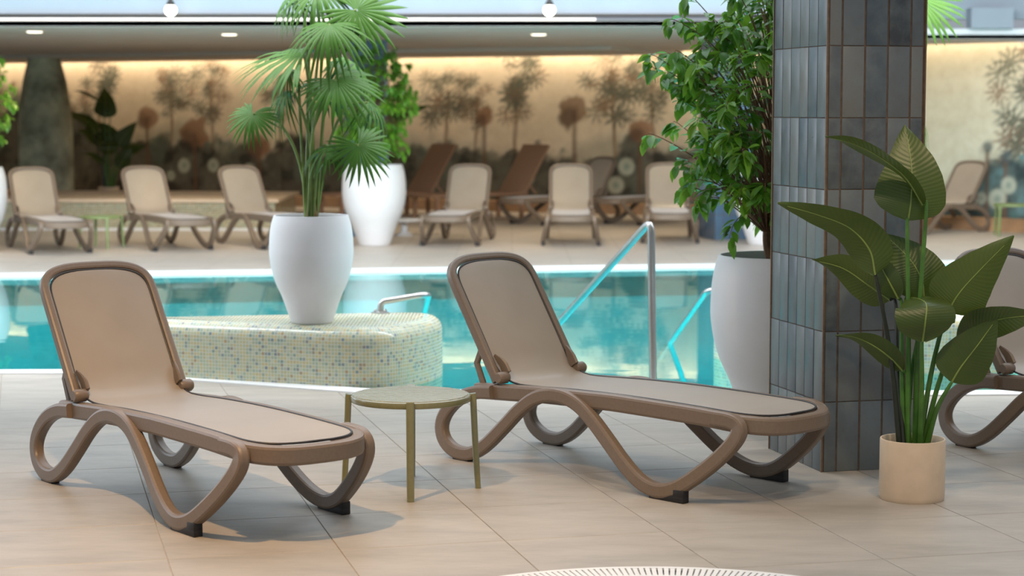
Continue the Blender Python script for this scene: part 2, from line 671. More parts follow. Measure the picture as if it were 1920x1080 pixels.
bmesh.ops.triangulate(bm, faces=[f])
wme = bpy.data.meshes.new('pool_water')
bm.to_mesh(wme)
bm.free()
water = obj('pool_water', wme, M['water'], smooth=False)
for lx_, ly_ in ((-7, 11.6), (-3.6, 11.75), (-0.9, 12.1), (0.9, 12.5), (4.6, 11.3), (7.2, 11.3)):
    area('underwater_lamp', (lx_, ly_ + 0.2, -0.30), (lx_, ly_ + 3.0, -1.15), 1.6, 0.3, 44, (0.72, 1.0, 1.0))
tag(water, 'still turquoise pool water mirroring the mural wall', 'water', None, 'stuff')


def strip(name, line, off0, off1, z0, z1, mat, n_label=None):
    bm = bmesh.new()
    P = [Vector((p[0], p[1], 0)) for p in line]
    pts = []
    for i in range(len(P)):
        a, b = P[max(i - 1, 0)], P[min(i + 1, len(P) - 1)]
        t = (b - a).normalized()
        pts.append((P[i], Vector((t.y, -t.x, 0))))
    A = [p + n * off0 for p, n in pts]
    B = [p + n * off1 for p, n in pts]
    prism(bm, [(v.x, v.y) for v in A] + [(v.x, v.y) for v in B[::-1]], z0, z1)
    o = obj(name, bm, mat, smooth=False)
    tag(o, n_label, None, None, 'structure')
    return o


strip('trim_1', NEAR, -0.03, 0.13, -0.10, 0.008, M['coping'], 'white coping along the near rim of the pool')
strip('trim_2', [(p[0], p[1]) for p in FARR], -0.06, 0.02, -0.10, 0.012, M['coping'], 'white coping along the far rim of the pool')

# underwater entry steps with dark nosing lines
for k in range(4):
    x0, x1 = -0.30, 2.3
    y0 = 10.72 + 0.34 * k
    bm = bmesh.new()
    add_box(bm, x0, x1, y0, y0 + 0.36, -1.1, -0.10 - 0.16 * k, 0.004)
    s = obj('pool_step', bm, M['step'], basin, smooth=False)
    for off in (0.05, 0.14, 0.23):
        bm = bmesh.new()
        add_box(bm, x0 + 0.02, x1 - 0.02, y0 + off, y0 + off + 0.035, -0.102 - 0.16 * k, -0.096 - 0.16 * k)
        obj('nosing_strip', bm, M['nosing'], s, smooth=False)

# ---------------------------------------------------------------- mural walls (flat printed wallpaper, colours held per vertex)
T = NT('mural_print')
ca = T.n('ShaderNodeVertexColor', layer_name='print')
f = T.noise(7, 5, 0.65)
c = T.mix(T.ramp(f, [(0.35, (0, 0, 0)), (0.75, (0.35, 0.35, 0.35))]), ca.outputs['Color'], (0.60, 0.52, 0.38), 'MULTIPLY')
T.set(color=c, rough=0.75)
M['mural'] = T.m
WALL_H = 2.40


def hash_noise(X, Y, seed):
    rs = np.random.RandomState(seed)
    G = rs.rand(64, 256)
    xi, yi = np.floor(X).astype(int), np.floor(Y).astype(int)
    fx, fy = X - xi, Y - yi
    fx, fy = fx * fx * (3 - 2 * fx), fy * fy * (3 - 2 * fy)
    g = lambda a, b: G[b % 64, a % 256]
    return (g(xi, yi) * (1 - fx) + g(xi + 1, yi) * fx) * (1 - fy) + (g(xi, yi + 1) * (1 - fx) + g(xi + 1, yi + 1) * fx) * fy


def fbm(X, Y, s, seed):
    return sum(hash_noise(X * s * 2 ** k, Y * s * 2 ** k, seed + k) * 0.5 ** (k + 1) for k in range(4))


def paint(Tm, Z, palms, puffs, balls, massh, sky, dark, teal):
    H, Wd = Tm.shape
    img = np.zeros((H, Wd, 3))
    k = np.clip(Z / WALL_H, 0, 1)[..., None]
    img[:] = np.array(sky[1]) * (1 - k) + np.array(sky[0]) * k
    cl = fbm(Tm, Z, 1.2, 3)[..., None]
    img *= 0.90 + 0.2 * cl

    def lay(mask, col, a=1.0):
        m = np.clip(mask, 0, 1)[..., None] * a
        img[:] = img * (1 - m) + np.array(col) * m
    rs = np.random.RandomState(5)
    # misty far bushes, then darker undergrowth
    hs = np.interp(Tm, [p[0] for p in massh], [p[1] for p in massh])
    far = hs * 1.15 + 0.7 * (fbm(Tm, Z * 0.4, 1.6, 11) - 0.5)
    lay((far - Z) / 0.25, (0.30, 0.31, 0.23), 0.6)
    for (t, zc, s) in palms:
        bend = 0.04 * np.sin(Z * 2 + t)
        wd = 0.028 * s + 0.012
        lay(np.where(Z < zc, (wd - np.abs(Tm - t - bend)) / 0.02, 0), (0.26, 0.15, 0.08), 0.75)
        for q in range(26):
            a = rs.uniform(0, 6.283)
            L = s * rs.uniform(0.05, 0.50)
            cx, cz = t + L * 0.85 * math.cos(a), zc - 0.15 * s + L * 1.1 * math.sin(a)
            ang = np.arctan2(Z - cz, Tm - cx)
            d = np.hypot(Tm - cx, (Z - cz) * 1.2)
            rad = s * rs.uniform(0.7, 1.2) * (0.03 + 0.19 * np.abs(np.sin(ang * rs.choice((4, 5, 6)) + q)) ** 1.5)
            cc = (0.11, 0.115, 0.08) if rs.rand() < 0.7 else (0.24, 0.14, 0.08)
            lay((rad - d) / 0.07, cc, rs.uniform(0.45, 0.85))
    near = hs + 0.9 * (fbm(Tm, Z, 2.6, 21) - 0.5)
    tex = fbm(Tm, Z, 4.0, 31)
    dk = np.array(dark)
    lay((near - Z) / 0.14, dk, 0.88)
    lay(np.where(near > Z, (tex - 0.52) / 0.12, 0), dk * 3.0 + np.array((0.05, 0.05, 0.035)), 0.6)
    lay(np.where(near > Z, (0.42 - tex) / 0.10, 0), dk * 0.35, 0.7)
    tx2 = fbm(Tm + 7, Z, 2.0, 77)
    lay(np.where(near > Z, (tx2 - 0.56) / 0.1, 0), teal, 0.55)
    for (t, zc, r, c) in puffs:
        wob = r * (0.55 + 1.1 * fbm(Tm, Z, 5, 41))
        lay(np.where(Z < zc, (0.05 - np.abs(Tm - t)) / 0.03, 0), (0.16, 0.09, 0.05), 0.7)
        lay((wob - np.hypot(Tm - t, (Z - zc) * 1.1)) / 0.06, c, 0.85)
        lay((wob * 0.8 - np.hypot(Tm - t + 0.08, (Z - zc) * 1.1 + r * 0.35)) / 0.10, (0.10, 0.06, 0.04), 0.6)
    for (t, zc, r) in balls:
        lay((r - np.hypot(Tm - t, Z - zc)) / 0.04, (0.55, 0.60, 0.48), 0.8)
        lay((r * 0.45 - np.hypot(Tm - t, Z - zc)) / 0.04, (0.16, 0.26, 0.22), 0.7)
    return np.clip(img, 0, 1)


def mural_mesh(name, A, B, **kw):
    L = (B - A).length
    nx, nz = int(L / 0.03), 80
    t = np.linspace(0, L, nx + 1)
    z = np.linspace(0, WALL_H, nz + 1)
    Tm, Z = np.meshgrid(t, z)
    img = paint(Tm, Z, **kw)
    u = (B - A).normalized()
    verts = np.stack([A.x + u.x * Tm, A.y + u.y * Tm, Z], -1).reshape(-1, 3)
    idx = np.arange((nx + 1) * (nz + 1)).reshape(nz + 1, nx + 1)
    faces = np.stack([idx[:-1, :-1], idx[:-1, 1:], idx[1:, 1:], idx[1:, :-1]], -1).reshape(-1, 4)
    me = bpy.data.meshes.new(name)
    me.vertices.add(len(verts))
    me.vertices.foreach_set('co', verts.ravel())
    me.loops.add(faces.size)
    me.loops.foreach_set('vertex_index', faces.ravel())
    me.polygons.add(len(faces))
    me.polygons.foreach_set('loop_start', np.arange(0, faces.size, 4))
    me.polygons.foreach_set('loop_total', np.full(len(faces), 4))
    me.update()
    at_ = me.color_attributes.new('print', 'FLOAT_COLOR', 'POINT')
    at_.data.foreach_set('color', np.concatenate([img.reshape(-1, 3), np.ones((len(verts), 1))], 1).ravel())
    return me


RUST = (0.34, 0.17, 0.085)
wl = obj('wall_back', mural_mesh(
    'wall_back', WA, WB,
    palms=[(3.3, 2.02, 1.0), (4.75, 2.0, 0.9), (5.55, 2.0, 0.9), (6.9, 1.9, 0.7), (9.95, 1.85, 1.0), (10.45, 1.75, 0.7), (11.1, 2.05, 1.05), (12.75, 2.05, 1.05), (13.4, 2.1, 0.9), (1.2, 1.8, 0.9), (2.4, 1.7, 0.8)],
    puffs=[(4.28, 1.42, 0.20, RUST), (5.24, 1.15, 0.30, RUST), (10.6, 1.45, 0.19, RUST), (12.12, 1.55, 0.27, (0.28, 0.16, 0.09)), (13.18, 1.25, 0.22, RUST), (6.5, 0.95, 0.25, RUST)],
    balls=[(5.02, 0.62, 0.14), (5.6, 0.63, 0.13), (12.97, 0.7, 0.15), (12.8, 0.42, 0.15), (4.75, 0.45, 0.1), (11.35, 0.5, 0.12), (6.3, 0.55, 0.14)],
    massh=[(0, 1.5), (1.5, 1.75), (2.8, 1.55), (3.6, 1.15), (5.2, 1.2), (6.5, 1.0), (8, 1.05), (10.4, 1.1), (11.6, 0.85), (12.4, 0.95), (13.2, 1.2), (14, 1.1)],
    sky=((0.90, 0.74, 0.54), (0.84, 0.74, 0.56)), dark=(0.040, 0.042, 0.032), teal=(0.13, 0.18, 0.14)), M['mural'], smooth=False)
tag(wl, 'back wall papered with a misty jungle mural', None, None, 'structure')
wr = obj('wall_right', mural_mesh(
    'wall_right', WB, WC,
    palms=[(0.7, 1.9, 0.9), (2.3, 1.7, 0.9), (5.55, 1.95, 1.1), (5.75, 1.3, 1.1), (7.2, 1.8, 1.0)],
    puffs=[(1.2, 1.2, 0.2, RUST), (4.98, 1.05, 0.11, (0.10, 0.13, 0.12)), (5.25, 0.95, 0.13, (0.08, 0.12, 0.13))],
    balls=[(5.3, 0.58, 0.13), (5.14, 0.40, 0.15), (4.9, 0.4, 0.1)],
    massh=[(0, 1.0), (2, 0.9), (4.2, 0.55), (4.9, 0.75), (5.6, 1.1), (7, 1.2), (11, 1.2)],
    sky=((0.86, 0.74, 0.54), (0.58, 0.66, 0.52)), dark=(0.035, 0.085, 0.095), teal=(0.06, 0.30, 0.30)), M['mural'], smooth=False)
tag(wr, 'right stretch of back wall papered with a teal jungle mural', None, None, 'structure')
bm = bmesh.new()
prism(bm, [(-10.15, 19.5), (-10.0, 19.5), (-10.0, 34.95), (-10.15, 34.95)], 0.0, 2.72)
tag(obj('wall_left', bm, M['white'], smooth=False), 'plain white end wall left of the mural', None, None, 'structure')
# plinth ledge along the foot of both walls
uA = (WB - WA).normalized()
nA = Vector((uA.y, -uA.x, 0))
uC = (WC - WB).normalized()
nC = Vector((uC.y, -uC.x, 0))
for nm, a, b, n in (('baseboard_back', WA, WB, nA), ('baseboard_right', WB, WC, nC)):
    bm = bmesh.new()
    q = [a, b, b + n * 0.30, a + n * 0.30]
    prism(bm, [(p.x, p.y) for p in q], 0.0, 0.16)
    tag(obj(nm, bm, M['wood'], smooth=False), 'low wooden plinth at the foot of the mural wall', None, None, 'structure')

# ---------------------------------------------------------------- soffit, fascia, upper wall, coves
SZ = 2.39
front = [(-10, 20.0), (2.2, 20.0), (3.0, 20.35), (4.45, 23.6), (6.25, 23.6)]
gapn = 0.28
bA, bB = WA + nA * gapn, WB + (nA + nC).normalized() * gapn
bC = WB + uC * 5.7 + nC * gapn
back = [(6.3, bC.y + 0.1), (bB.x, bB.y), (bA.x, bA.y)]
bm = bmesh.new()
prism(bm, front + back, SZ, SZ + 0.05)
sof = obj('ceiling', bm, M['soffit'], smooth=False)
tag(sof, 'low beige soffit over the far lounger terrace', None, None, 'structure')
# shallow downstand beam before the wall
bm = bmesh.new()
q = [WA + nA * 3.0, WB + nA * 3.0, WB + nA * 0.30, WA + nA * 0.30]
prism(bm, [(p.x, p.y) for p in q], SZ - 0.05, SZ - 0.001)
tag(obj('trim_3', bm, M['soffit'], smooth=False), 'shallow dropped band of the soffit near the mural', None, None, 'structure')


def ribbon(name, line, z0, z1, thick, mat, label, parent=None):
    bm = bmesh.new()
    P = [Vector((p[0], p[1], 0)) for p in line]
    A, B = [], []
    for i in range(len(P)):
        a, b = P[max(i - 1, 0)], P[min(i + 1, len(P) - 1)]
        t = (b - a).normalized()
        n = Vector((-t.y, t.x, 0))
        A.append(P[i])
        B.append(P[i] + n * thick)
    prism(bm, [(v.x, v.y) for v in A] + [(v.x, v.y) for v in B[::-1]], z0, z1)
    o = obj(name, bm, mat, parent, smooth=False)
    if label:
        tag(o, label, None, None, 'structure')
    return o


ribbon('trim_4', front[:3], SZ - 0.005, SZ + 0.055, 0.10, M['fascia'], 'rounded lower lip of the soffit edge')
led = ribbon('led_strip', [(-10, 20.05), (0.85, 20.05)], SZ + 0.060, SZ + 0.082, 0.04, M['led'], None)
tag(led, 'glowing warm light strip along the soffit edge', 'light strip')
ribbon('trim_5', front[:3], SZ + 0.105, SZ + 0.125, 0.30, M['darkmetal'], 'thin shelf above the light strip, coloured dark as a shadow line')  # dark material stands in for the shadow line above the strip
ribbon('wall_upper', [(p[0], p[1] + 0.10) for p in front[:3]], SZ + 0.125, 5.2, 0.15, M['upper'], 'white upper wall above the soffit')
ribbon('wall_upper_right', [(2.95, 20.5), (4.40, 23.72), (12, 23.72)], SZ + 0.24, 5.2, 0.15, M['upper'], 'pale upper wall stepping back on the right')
ribbon('trim_6', front[2:], SZ - 0.003, SZ + 0.12, 0.12, M['white'], 'white soffit edge on the right')
bm = bmesh.new()
prism(bm, [(5.45, 23.45), (5.95, 23.45), (5.95, 23.7), (5.45, 23.7)], SZ + 0.12, SZ + 0.36)
tag(obj('trim_7', bm, M['upper'], smooth=False), 'square duct step on the right soffit', None, None, 'structure')
# cap above the cove slot, and the warm cove lamps that wash the mural
bm = bmesh.new()
q = [WA + Vector((0, 0.2, 0)), WB + Vector((0, 0.2, 0)), WC + Vector((0.1, 0.2, 0)), WC + nC * 0.4, bB, bA]
prism(bm, [(p.x, p.y) for p in q], 2.72, 2.78)
tag(obj('ceiling', bm, M['white'], smooth=False), 'plaster cap over the cove light slot', None, None, 'structure')
for nm, a, b, n, e in (('cove_lamp_back', WA, WB, nA, 130), ('cove_lamp_right', WB, WB + uC * 6.0, nC, 34)):
    mid = (a + b) / 2 + n * 0.16
    L = (b - a).length
    d = bpy.data.lights.new(nm, 'AREA')
    d.shape = 'RECTANGLE'
    d.size, d.size_y = L, 0.10
    d.energy = e
    d.color = (1.0, 0.80, 0.55)
    o = bpy.data.objects.new(nm, d)
    COL.objects.link(o)
    o.location = (mid.x, mid.y, 2.62)
    u = (b - a).normalized()
    zaxis = Vector((0, 0, 1))
    yax = zaxis.cross(u)
    o.rotation_euler = Matrix((u, yax, zaxis)).transposed().to_euler()
# soffit downlights (small recessed discs) with their light
for i, (px, py) in enumerate(((65, 61), (430, 66), (1010, 66))):
    y = FPX * (SZ - CAM_H) / (HOR - py)
    p = at(px, py, y)
    bm = bmesh.new()
    lathe(bm, [(0.0001, -0.012), (0.07, -0.012), (0.085, -0.006), (0.085, 0.0)], 20)
    o = obj('downlight', bm, M['downlight'])
    o.location = (p.x, y, SZ)
    tag(o, ['small recessed ceiling lamp at far left of the soffit', 'small recessed ceiling lamp above the second far lounger', 'small recessed ceiling lamp above the middle far loungers'][i], 'ceiling lamp', 'recessed soffit lamps')
    spot('downlight_beam', (p.x, y, SZ - 0.02), (p.x, y + 0.4, 0), 75, WARM, 110, 0.06, 0.8)
for x in (-4.6, -2.2, 0.2, 2.2, 5.3):
    spot('terrace_beam', (x, 24.5 if x < 4 else 22.6, 2.36), (x, 24.6 if x < 4 else 22.8, 0), 80, (1.0, 0.80, 0.55), 130, 0.08, 0.9)
# pendant lamps in front of the upper wall
for i, px in enumerate((320, 1030)):
    p = at(px, 19, 19.86)
    t = thing('pendant_lamp', ['glowing globe pendant on a dark rod, above the left far loungers', 'glowing globe pendant on a dark rod, above the middle far loungers'][i], 'lamp', (p.x, p.y, p.z), 0, 'globe pendants')
    bm = bmesh.new()
    tube(bm, [(0, 0, 0.05), (0, 0, 0.9)], 0.022, 10)
    obj('rod', bm, M['darkmetal'], t)
    bm = bmesh.new()
    bmesh.ops.create_uvsphere(bm, u_segments=20, v_segments=12, radius=0.062)
    obj('globe', bm, M['bulb'], t)
    bm = bmesh.new()
    lathe(bm, [(0.024, 0.09), (0.035, 0.085), (0.045, 0.05), (0.04, 0.045)], 16)
    obj('cap', bm, M['darkmetal'], t)

# ---------------------------------------------------------------- near tiled column
C0 = Vector((1.324, 8.285, 0))
CW, CD, CH = 0.448, 0.606, 3.33
col = thing('tiled_column', 'square column clad in glazed slate blue upright tiles', 'column', C0)
R = Matrix((U, V, Vector((0, 0, 1)))).transposed().to_4x4()
col.rotation_euler = R.to_euler()
bm = bmesh.new()
add_box(bm, 0.0035, CW - 0.0035, 0.0035, CD - 0.0035, 0, CH)
obj('core', bm, M['colgrout'], col, smooth=False)
tile_cache = {}


def column_tile(w, h, axis):
    key = (round(w, 3), axis)
    if key not in tile_cache:
        bm = bmesh.new()
        if axis == 'x':
            add_box(bm, 0, w, 0, 0.012, 0, h, 0.0015)
        else:
            add_box(bm, 0, 0.012, 0, w, 0, h, 0.0015)
        o = obj('tile', bm, M['glaze'], col)
        tile_cache[key] = o.data
        return o
    o = bpy.data.objects.new('tile', tile_cache[key])
    COL.objects.link(o)
    o.parent = col
    return o


RH = 0.3025
for r in range(11):
    z = r * RH + 0.001
    x = 0.007
    for w in (0.056, 0.1, 0.1, 0.1, 0.056):
        for yy in (0.0, CD - 0.012):
            o = column_tile(w - 0.004, RH - 0.004, 'x')
            o.location = (x + 0.004 + random.uniform(-.0006, .0006), yy + random.uniform(-.001, .001), z)
            o.rotation_euler = (random.uniform(-.002, .002), 0, random.uniform(-.003, .003))
        x += w + 0.0045
    for k in range(6):
        for xx in (0.0, CW - 0.012):
            o = column_tile(0.0955, RH - 0.004, 'y')
            o.location = (xx + random.uniform(-.001, .001), 0.006 + k * 0.0992, z)
            o.rotation_euler = (0, random.uniform(-.002, .002), random.uniform(-.003, .003))
for xx, yy in ((0, 0), (CW, 0), (0, CD), (CW, CD)):
    bm = bmesh.new()
    add_box(bm, xx - 0.0035, xx + 0.0035, yy - 0.0035, yy + 0.0035, 0, CH)
    obj('corner_trim', bm, M['brass'], col, smooth=False)

# far blue columns
for i, (p, lab) in enumerate(((Vector((-1.95, 23.9, 0)), 'blue tiled column behind the tall white planter'), (Vector((2.42, 23.3, 0)), 'blue tiled column half hidden behind the right ficus'), (Vector((-6.9, 23.2, 0)), 'blue tiled column at the far left'))):
    bm = bmesh.new()
    add_box(bm, 0, CW, 0, CD, 0, SZ, 0.004)
    o = obj('tiled_column', bm, M['bluecol'], smooth=False)
    o.location = p
    o.rotation_euler = R.to_euler()
    tag(o, lab, 'column', 'blue tiled columns on the far deck')

# mural clad flaring column by the wall
p = at(86, 352, 31.0)
bm = bmesh.new()
lathe(bm, [(0.42, 0.0), (0.42, 1.0), (0.41, 1.4), (0.34, 1.95), (0.25, 2.33), (0.235, 2.385)], 32)
o = obj('flared_column', bm, plain('mural_column', (0.36, 0.37, 0.27), 0.8, 0, 2.2, 0.7))
o.location = (p.x + 0.11, 30.6, 0)
tag(o, 'mottled green column flaring towards the floor before the mural', 'column')

# low mosaic curb behind the left loungers
bm = bmesh.new()
q = [Vector((-6.6, 25.3, 0)), Vector((-3.05, 25.2, 0)), Vector((-3.05, 27.6, 0)), Vector((-6.8, 28.0, 0))]
prism(bm, [(p.x, p.y) for p in q], 0, 0.36)
uvl = bm.loops.layers.uv.new('UVMap')
for f in bm.faces:
    for l in f.loops:
        l[uvl].uv = (l.vert.co.x, l.vert.co.z + l.vert.co.y)
curb = thing('mosaic_curb', 'low golden mosaic curb behind the left far loungers', 'low wall')
obj('body', bm, M['mosaicgold'], curb, smooth=False)
bm = bmesh.new()
prism(bm, [(-6.65, 25.25), (-3.0, 25.15), (-3.0, 27.65), (-6.85, 28.05)], 0.36, 0.40)
obj('cap', bm, M['potbeige'], curb, smooth=False)
bm = bmesh.new()
prism(bm, [(-6.65, 25.22), (-3.0, 25.12), (-3.0, 25.19), (-6.65, 25.29)], 0.0, 0.03)
obj('base_strip', bm, M['coping'], curb, smooth=False)

# ================================================================= MOSAIC ISLANDS


def island(name, plan, label, z_top):
    ctrl = [Vector((p[0], p[1], 0)) for p in plan]
    n = len(ctrl)
    pts = []
    for i in range(n):
        a, b, c, d = ctrl[i - 1], ctrl[i], ctrl[(i + 1) % n], ctrl[(i + 2) % n]
        for k in range(8):
            t = k / 8
            pts.append(0.5 * ((2 * b) + (c - a) * t + (2 * a - 5 * b + 4 * c - d) * t * t + (3 * b - a - 3 * c + d) * t ** 3))
    m = len(pts)
    nor = []
    for i in range(m):
        t = (pts[(i + 1) % m] - pts[i - 1]).normalized()
        nor.append(Vector((t.y, -t.x, 0)))     # outward for counter-clockwise plan
    r = 0.085
    levels = [(-1.1, 0.0), (z_top - r, 0.0)]
    for k in range(1, 7):
        a = math.pi / 2 * k / 6
        levels.append((z_top - r + r * math.sin(a), r * (1 - math.cos(a))))
    bm = bmesh.new()
    rings, uvs = [], {}
    s = [0.0]
    for i in range(m):
        s.append(s[-1] + (pts[(i + 1) % m] - pts[i]).length)
    arc = 0.0
    for li, (z, ins) in enumerate(levels):
        if li:
            arc += math.hypot(z - levels[li - 1][0], ins - levels[li - 1][1])
        ring = []
        for i in range(m):
            v = bm.verts.new((pts[i].x - nor[i].x * ins, pts[i].y - nor[i].y * ins, z))
            ring.append(v)
        rings.append((ring, arc))
    uvl = bm.loops.layers.uv.new('UVMap')
    for (A, va), (B, vb) in zip(rings[:-1], rings[1:]):
        for i in range(m):
            j = (i + 1) % m
            f = bm.faces.new((A[i], A[j], B[j], B[i]))
            for l, uv in zip(f.loops, ((s[i], va), (s[i + 1], va), (s[i + 1], vb), (s[i], vb))):
                l[uvl].uv = uv
    f = bm.faces.new(rings[-1][0])
    for l in f.loops:
        l[uvl].uv = (l.vert.co.x, l.vert.co.y)
    o = obj(name, bm, M['mosaic'])
    tag(o, label, 'pool island')
    return o


island('mosaic_island', [(-2.45, 11.50), (-2.03, 11.27), (-1.30, 10.98), (-0.90, 10.84), (-0.66, 10.90), (-0.47, 11.25), (-0.42, 11.60), (-0.62, 11.78), (-1.20, 11.68), (-2.05, 11.52)], 'glossy mosaic island at the pool rim under the potted fan palm', 0.335)
island('mosaic_island', [(1.28, 12.35), (1.40, 12.10), (1.9, 11.75), (2.6, 11.55), (3.0, 11.7), (3.1, 12.1), (2.8, 12.5), (2.0, 12.62), (1.45, 12.55)], 'glossy mosaic island behind the tiled column', 0.335)

# ================================================================= LOUNGERS
LOUNGE_GROUP = 'brown resin sun loungers'


def build_lounger():
    root = thing('sun_lounger', 'x', 'sun lounger', group=LOUNGE_GROUP)
    seat_z = lambda x: float(np.interp(x, [-0.62, -0.45, -0.2, 0.2, 0.6, 0.9, 1.02], [0.343, 0.352, 0.366, 0.376, 0.372, 0.364, 0.357]))
    # --- wave shaped side legs
    prof = [(-0.50, .318), (-0.61, .305), (-0.71, .268), (-0.785, .205), (-0.815, .14), (-0.795, .080), (-0.735, .040), (-0.665, .030), (-0.600, .042), (-0.52, .088), (-0.42, .175), (-0.33, .258), (-0.24, .318), (-0.15, .343), (-0.06, .341), (0.025, .314), (0.11, .260), (0.20, .192), (0.30, .116), (0.39, .062), (0.47, .036), (0.545, .036), (0.625, .066), (0.73, .140), (0.815, .215), (0.868, .280), (0.872, .322), (0.830, .342), (0.74, .345)]

    def wy(x, z):
        k = max(0.0, min(1.0, (z - 0.03) / 0.30))
        lo = 0.285 if x < -0.2 else 0.285 + (0.320 - 0.285) * min(1, (x + 0.2) / 0.7)
        return lo + (0.262 - lo) * k
    for s in (-1, 1):
        pts = [Vector((p.x, s * wy(p.x, p.z), p.z)) for p in catmull([(x, 0, z) for x, z in prof], 5)]
        bm = bmesh.new()
        sweep(bm, pts, Vector((0, 1, 0)), rrect(0.046, 0.060, 0.011, 2))
        obj('leg', bm, M['frame'], root, sharp=20)
    # --- seat frame, a rounded U
    path = []
    hw, xe = 0.238, 0.985
    for x in np.linspace(-0.62, 0.74, 18):
        path.append((x, hw))
    for k in range(1, 24):
        a = math.pi * k / 24
        ca, sa = math.cos(a), math.sin(a)
        sgn = 1 if ca >= 0 else -1
        path.append((0.74 + (xe - 0.74) * abs(sa) ** (2 / 2.9), hw * sgn * abs(ca) ** (2 / 2.9)))
    for x in np.linspace(0.74, -0.62, 18):
        path.append((x, -hw))
    pts = [Vector((x, y, seat_z(x) - 0.032 - 0.006 * max(0, (x - 0.7) / 0.3))) for x, y in path]
    bm = bmesh.new()
    sweep(bm, pts, Vector((0, 0, 1)), [(b, a) for a, b in rrect(0.050, 0.070, 0.012, 2)])
    obj('seat_frame', bm, M['frame'], root, sharp=20)
    # --- sling profile, foot to head
    sp = catmull([(0.955, 0, .3605), (0.80, 0, .368), (0.55, 0, .374), (0.25, 0, .376), (-0.05, 0, .371), (-0.28, 0, .361), (-0.41, 0, .364), (-0.500, 0, .404), (-0.585, 0, .530), (-0.665, 0, .652), (-0.745, 0, .774), (-0.805, 0, .866)], 10)
    S = [0.0]
    for a, b in zip(sp[:-1], sp[1:]):
        S.append(S[-1] + (b - a).length)
    tot = S[-1]

    def sling_at(s):
        i = min(max(int(np.searchsorted(S, s)) - 1, 0), len(sp) - 2)
        k = (s - S[i]) / max(S[i + 1] - S[i], 1e-6)
        return sp[i].lerp(sp[i + 1], k)

    def half(s):
        w = 0.219 + 0.005 * max(0.0, min(1.0, (s - 1.3) / 0.2))
        r0, r1 = 0.20, 0.13
        if s < r0:
            return w * max(0.0, 1 - (1 - s / r0) ** 2.8) ** (1 / 2.8)
        if s > tot - r1:
            return w * max(0.0, 1 - ((s - tot + r1) / r1) ** 3.2) ** (1 / 3.2)
        return w
    ss = sorted(set([0.002, tot - 0.002] + [0.2 * (1 - math.cos(math.pi / 2 * k / 12)) for k in range(1, 13)] + [tot - 0.13 * (1 - math.cos(math.pi / 2 * k / 12)) for k in range(1, 13)] + list(np.linspace(0.2, tot - 0.13, 40))))
    bm = bmesh.new()
    rows = []
    NV = 10
    for s in ss:
        c, h = sling_at(s), half(s)
        t = (sling_at(min(s + .01, tot)) - sling_at(max(s - .01, 0))).normalized()
        nrm = Vector((t.z, 0, -t.x)) * -1
        if nrm.z < 0 and abs(t.x) > 0.9:
            nrm = -nrm
        rows.append([bm.verts.new(c + Vector((0, -h + 2 * h * j / NV, 0)) - nrm * 0.006 * (1 - (2 * j / NV - 1) ** 2) * (h / 0.214)) for j in range(NV + 1)])
    for A, B in zip(rows[:-1], rows[1:]):
        for j in range(NV):
            bm.faces.new((A[j], A[j + 1], B[j + 1], B[j]))
    under = [[bm.verts.new(v.co - Vector((0, 0, 0.004))) for v in r] for r in rows]
    for A, B in zip(under[:-1], under[1:]):
        for j in range(NV):
            bm.faces.new((A[j], B[j], B[j + 1], A[j + 1]))
    obj('sling', bm, M['sling'], root)
    # --- dark piping round the sling
    edge = [sling_at(s) + Vector((0, half(s) + 0.002, 0)) for s in ss] + [sling_at(s) + Vector((0, -half(s) - 0.002, 0)) for s in ss[::-1]]
    bm = bmesh.new()
    sweep(bm, edge, Vector((0.3, 0, 1)).normalized(), circle_section(0.0045, 6), closed=True)
    obj('piping', bm, M['piping'], root)
    # --- backrest frame, a rounded U in the backrest plane
    e0, e1 = Vector((-0.475, 0, .375)), Vector((-0.826, 0, .902))
    ax = (e1 - e0).normalized()
    L = (e1 - e0).length
    nb = Vector((ax.z, 0, -ax.x))        # towards the sitter
    hb, rr = 0.246, 0.16
    pth = []
    for q in np.linspace(0.0, L - rr, 10):
        pth.append((q, hb))
    for k in range(1, 24):
        a = math.pi * k / 24
        ca, sa = math.cos(a), math.sin(a)
        sgn = 1 if ca >= 0 else -1
        pth.append((L - rr + (rr - 0.018) * abs(sa) ** (2 / 3.2), hb * sgn * abs(ca) ** (2 / 3.2)))
    for q in np.linspace(L - rr, 0.0, 10):
        pth.append((q, -hb))
    pts = [e0 + ax * q + Vector((0, y, 0)) - nb * 0.017 for q, y in pth]
    bm = bmesh.new()
    sweep(bm, pts, nb, [(b, a) for a, b in rrect(0.036, 0.042, 0.010, 2)])
    obj('back_frame', bm, M['frame'], root, sharp=20)
    # --- hinges, struts, crossbars, feet
    for s in (-1, 1):
        bm = bmesh.new()
        tube(bm, [(-0.462, s * 0.212, 0.383), (-0.462, s * 0.222, 0.383), (-0.462, s * 0.262, 0.383), (-0.462, s * 0.272, 0.383)], 0.027, 16, ref=Vector((0, 0, 1)), scales=[0.8, 1, 1, 0.75])
        h = obj('hinge', bm, M['frame'], root)
        bm = bmesh.new()
        sweep(bm, catmull([(-0.462, s * 0.212, 0.40), (-0.49, s * 0.214, 0.44), (-0.53, s * 0.225, 0.475)], 4), Vector((0, 1, 0)), rrect(0.016, 0.05, 0.006, 1), scales=[1, 1, 1, 1, .9, .8, .7, .5, .35])
        obj('hinge_bracket', bm, M['frame'], h)
        bm = bmesh.new()
        sweep(bm, [(-0.60, s * 0.222, 0.52), (-0.645, s * 0.222, 0.43), (-0.60, s * 0.222, 0.335)], Vector((0, 1, 0)), rrect(0.018, 0.034, 0.006, 1))
        obj('strut', bm, M['frame'], root)
        bm = bmesh.new()
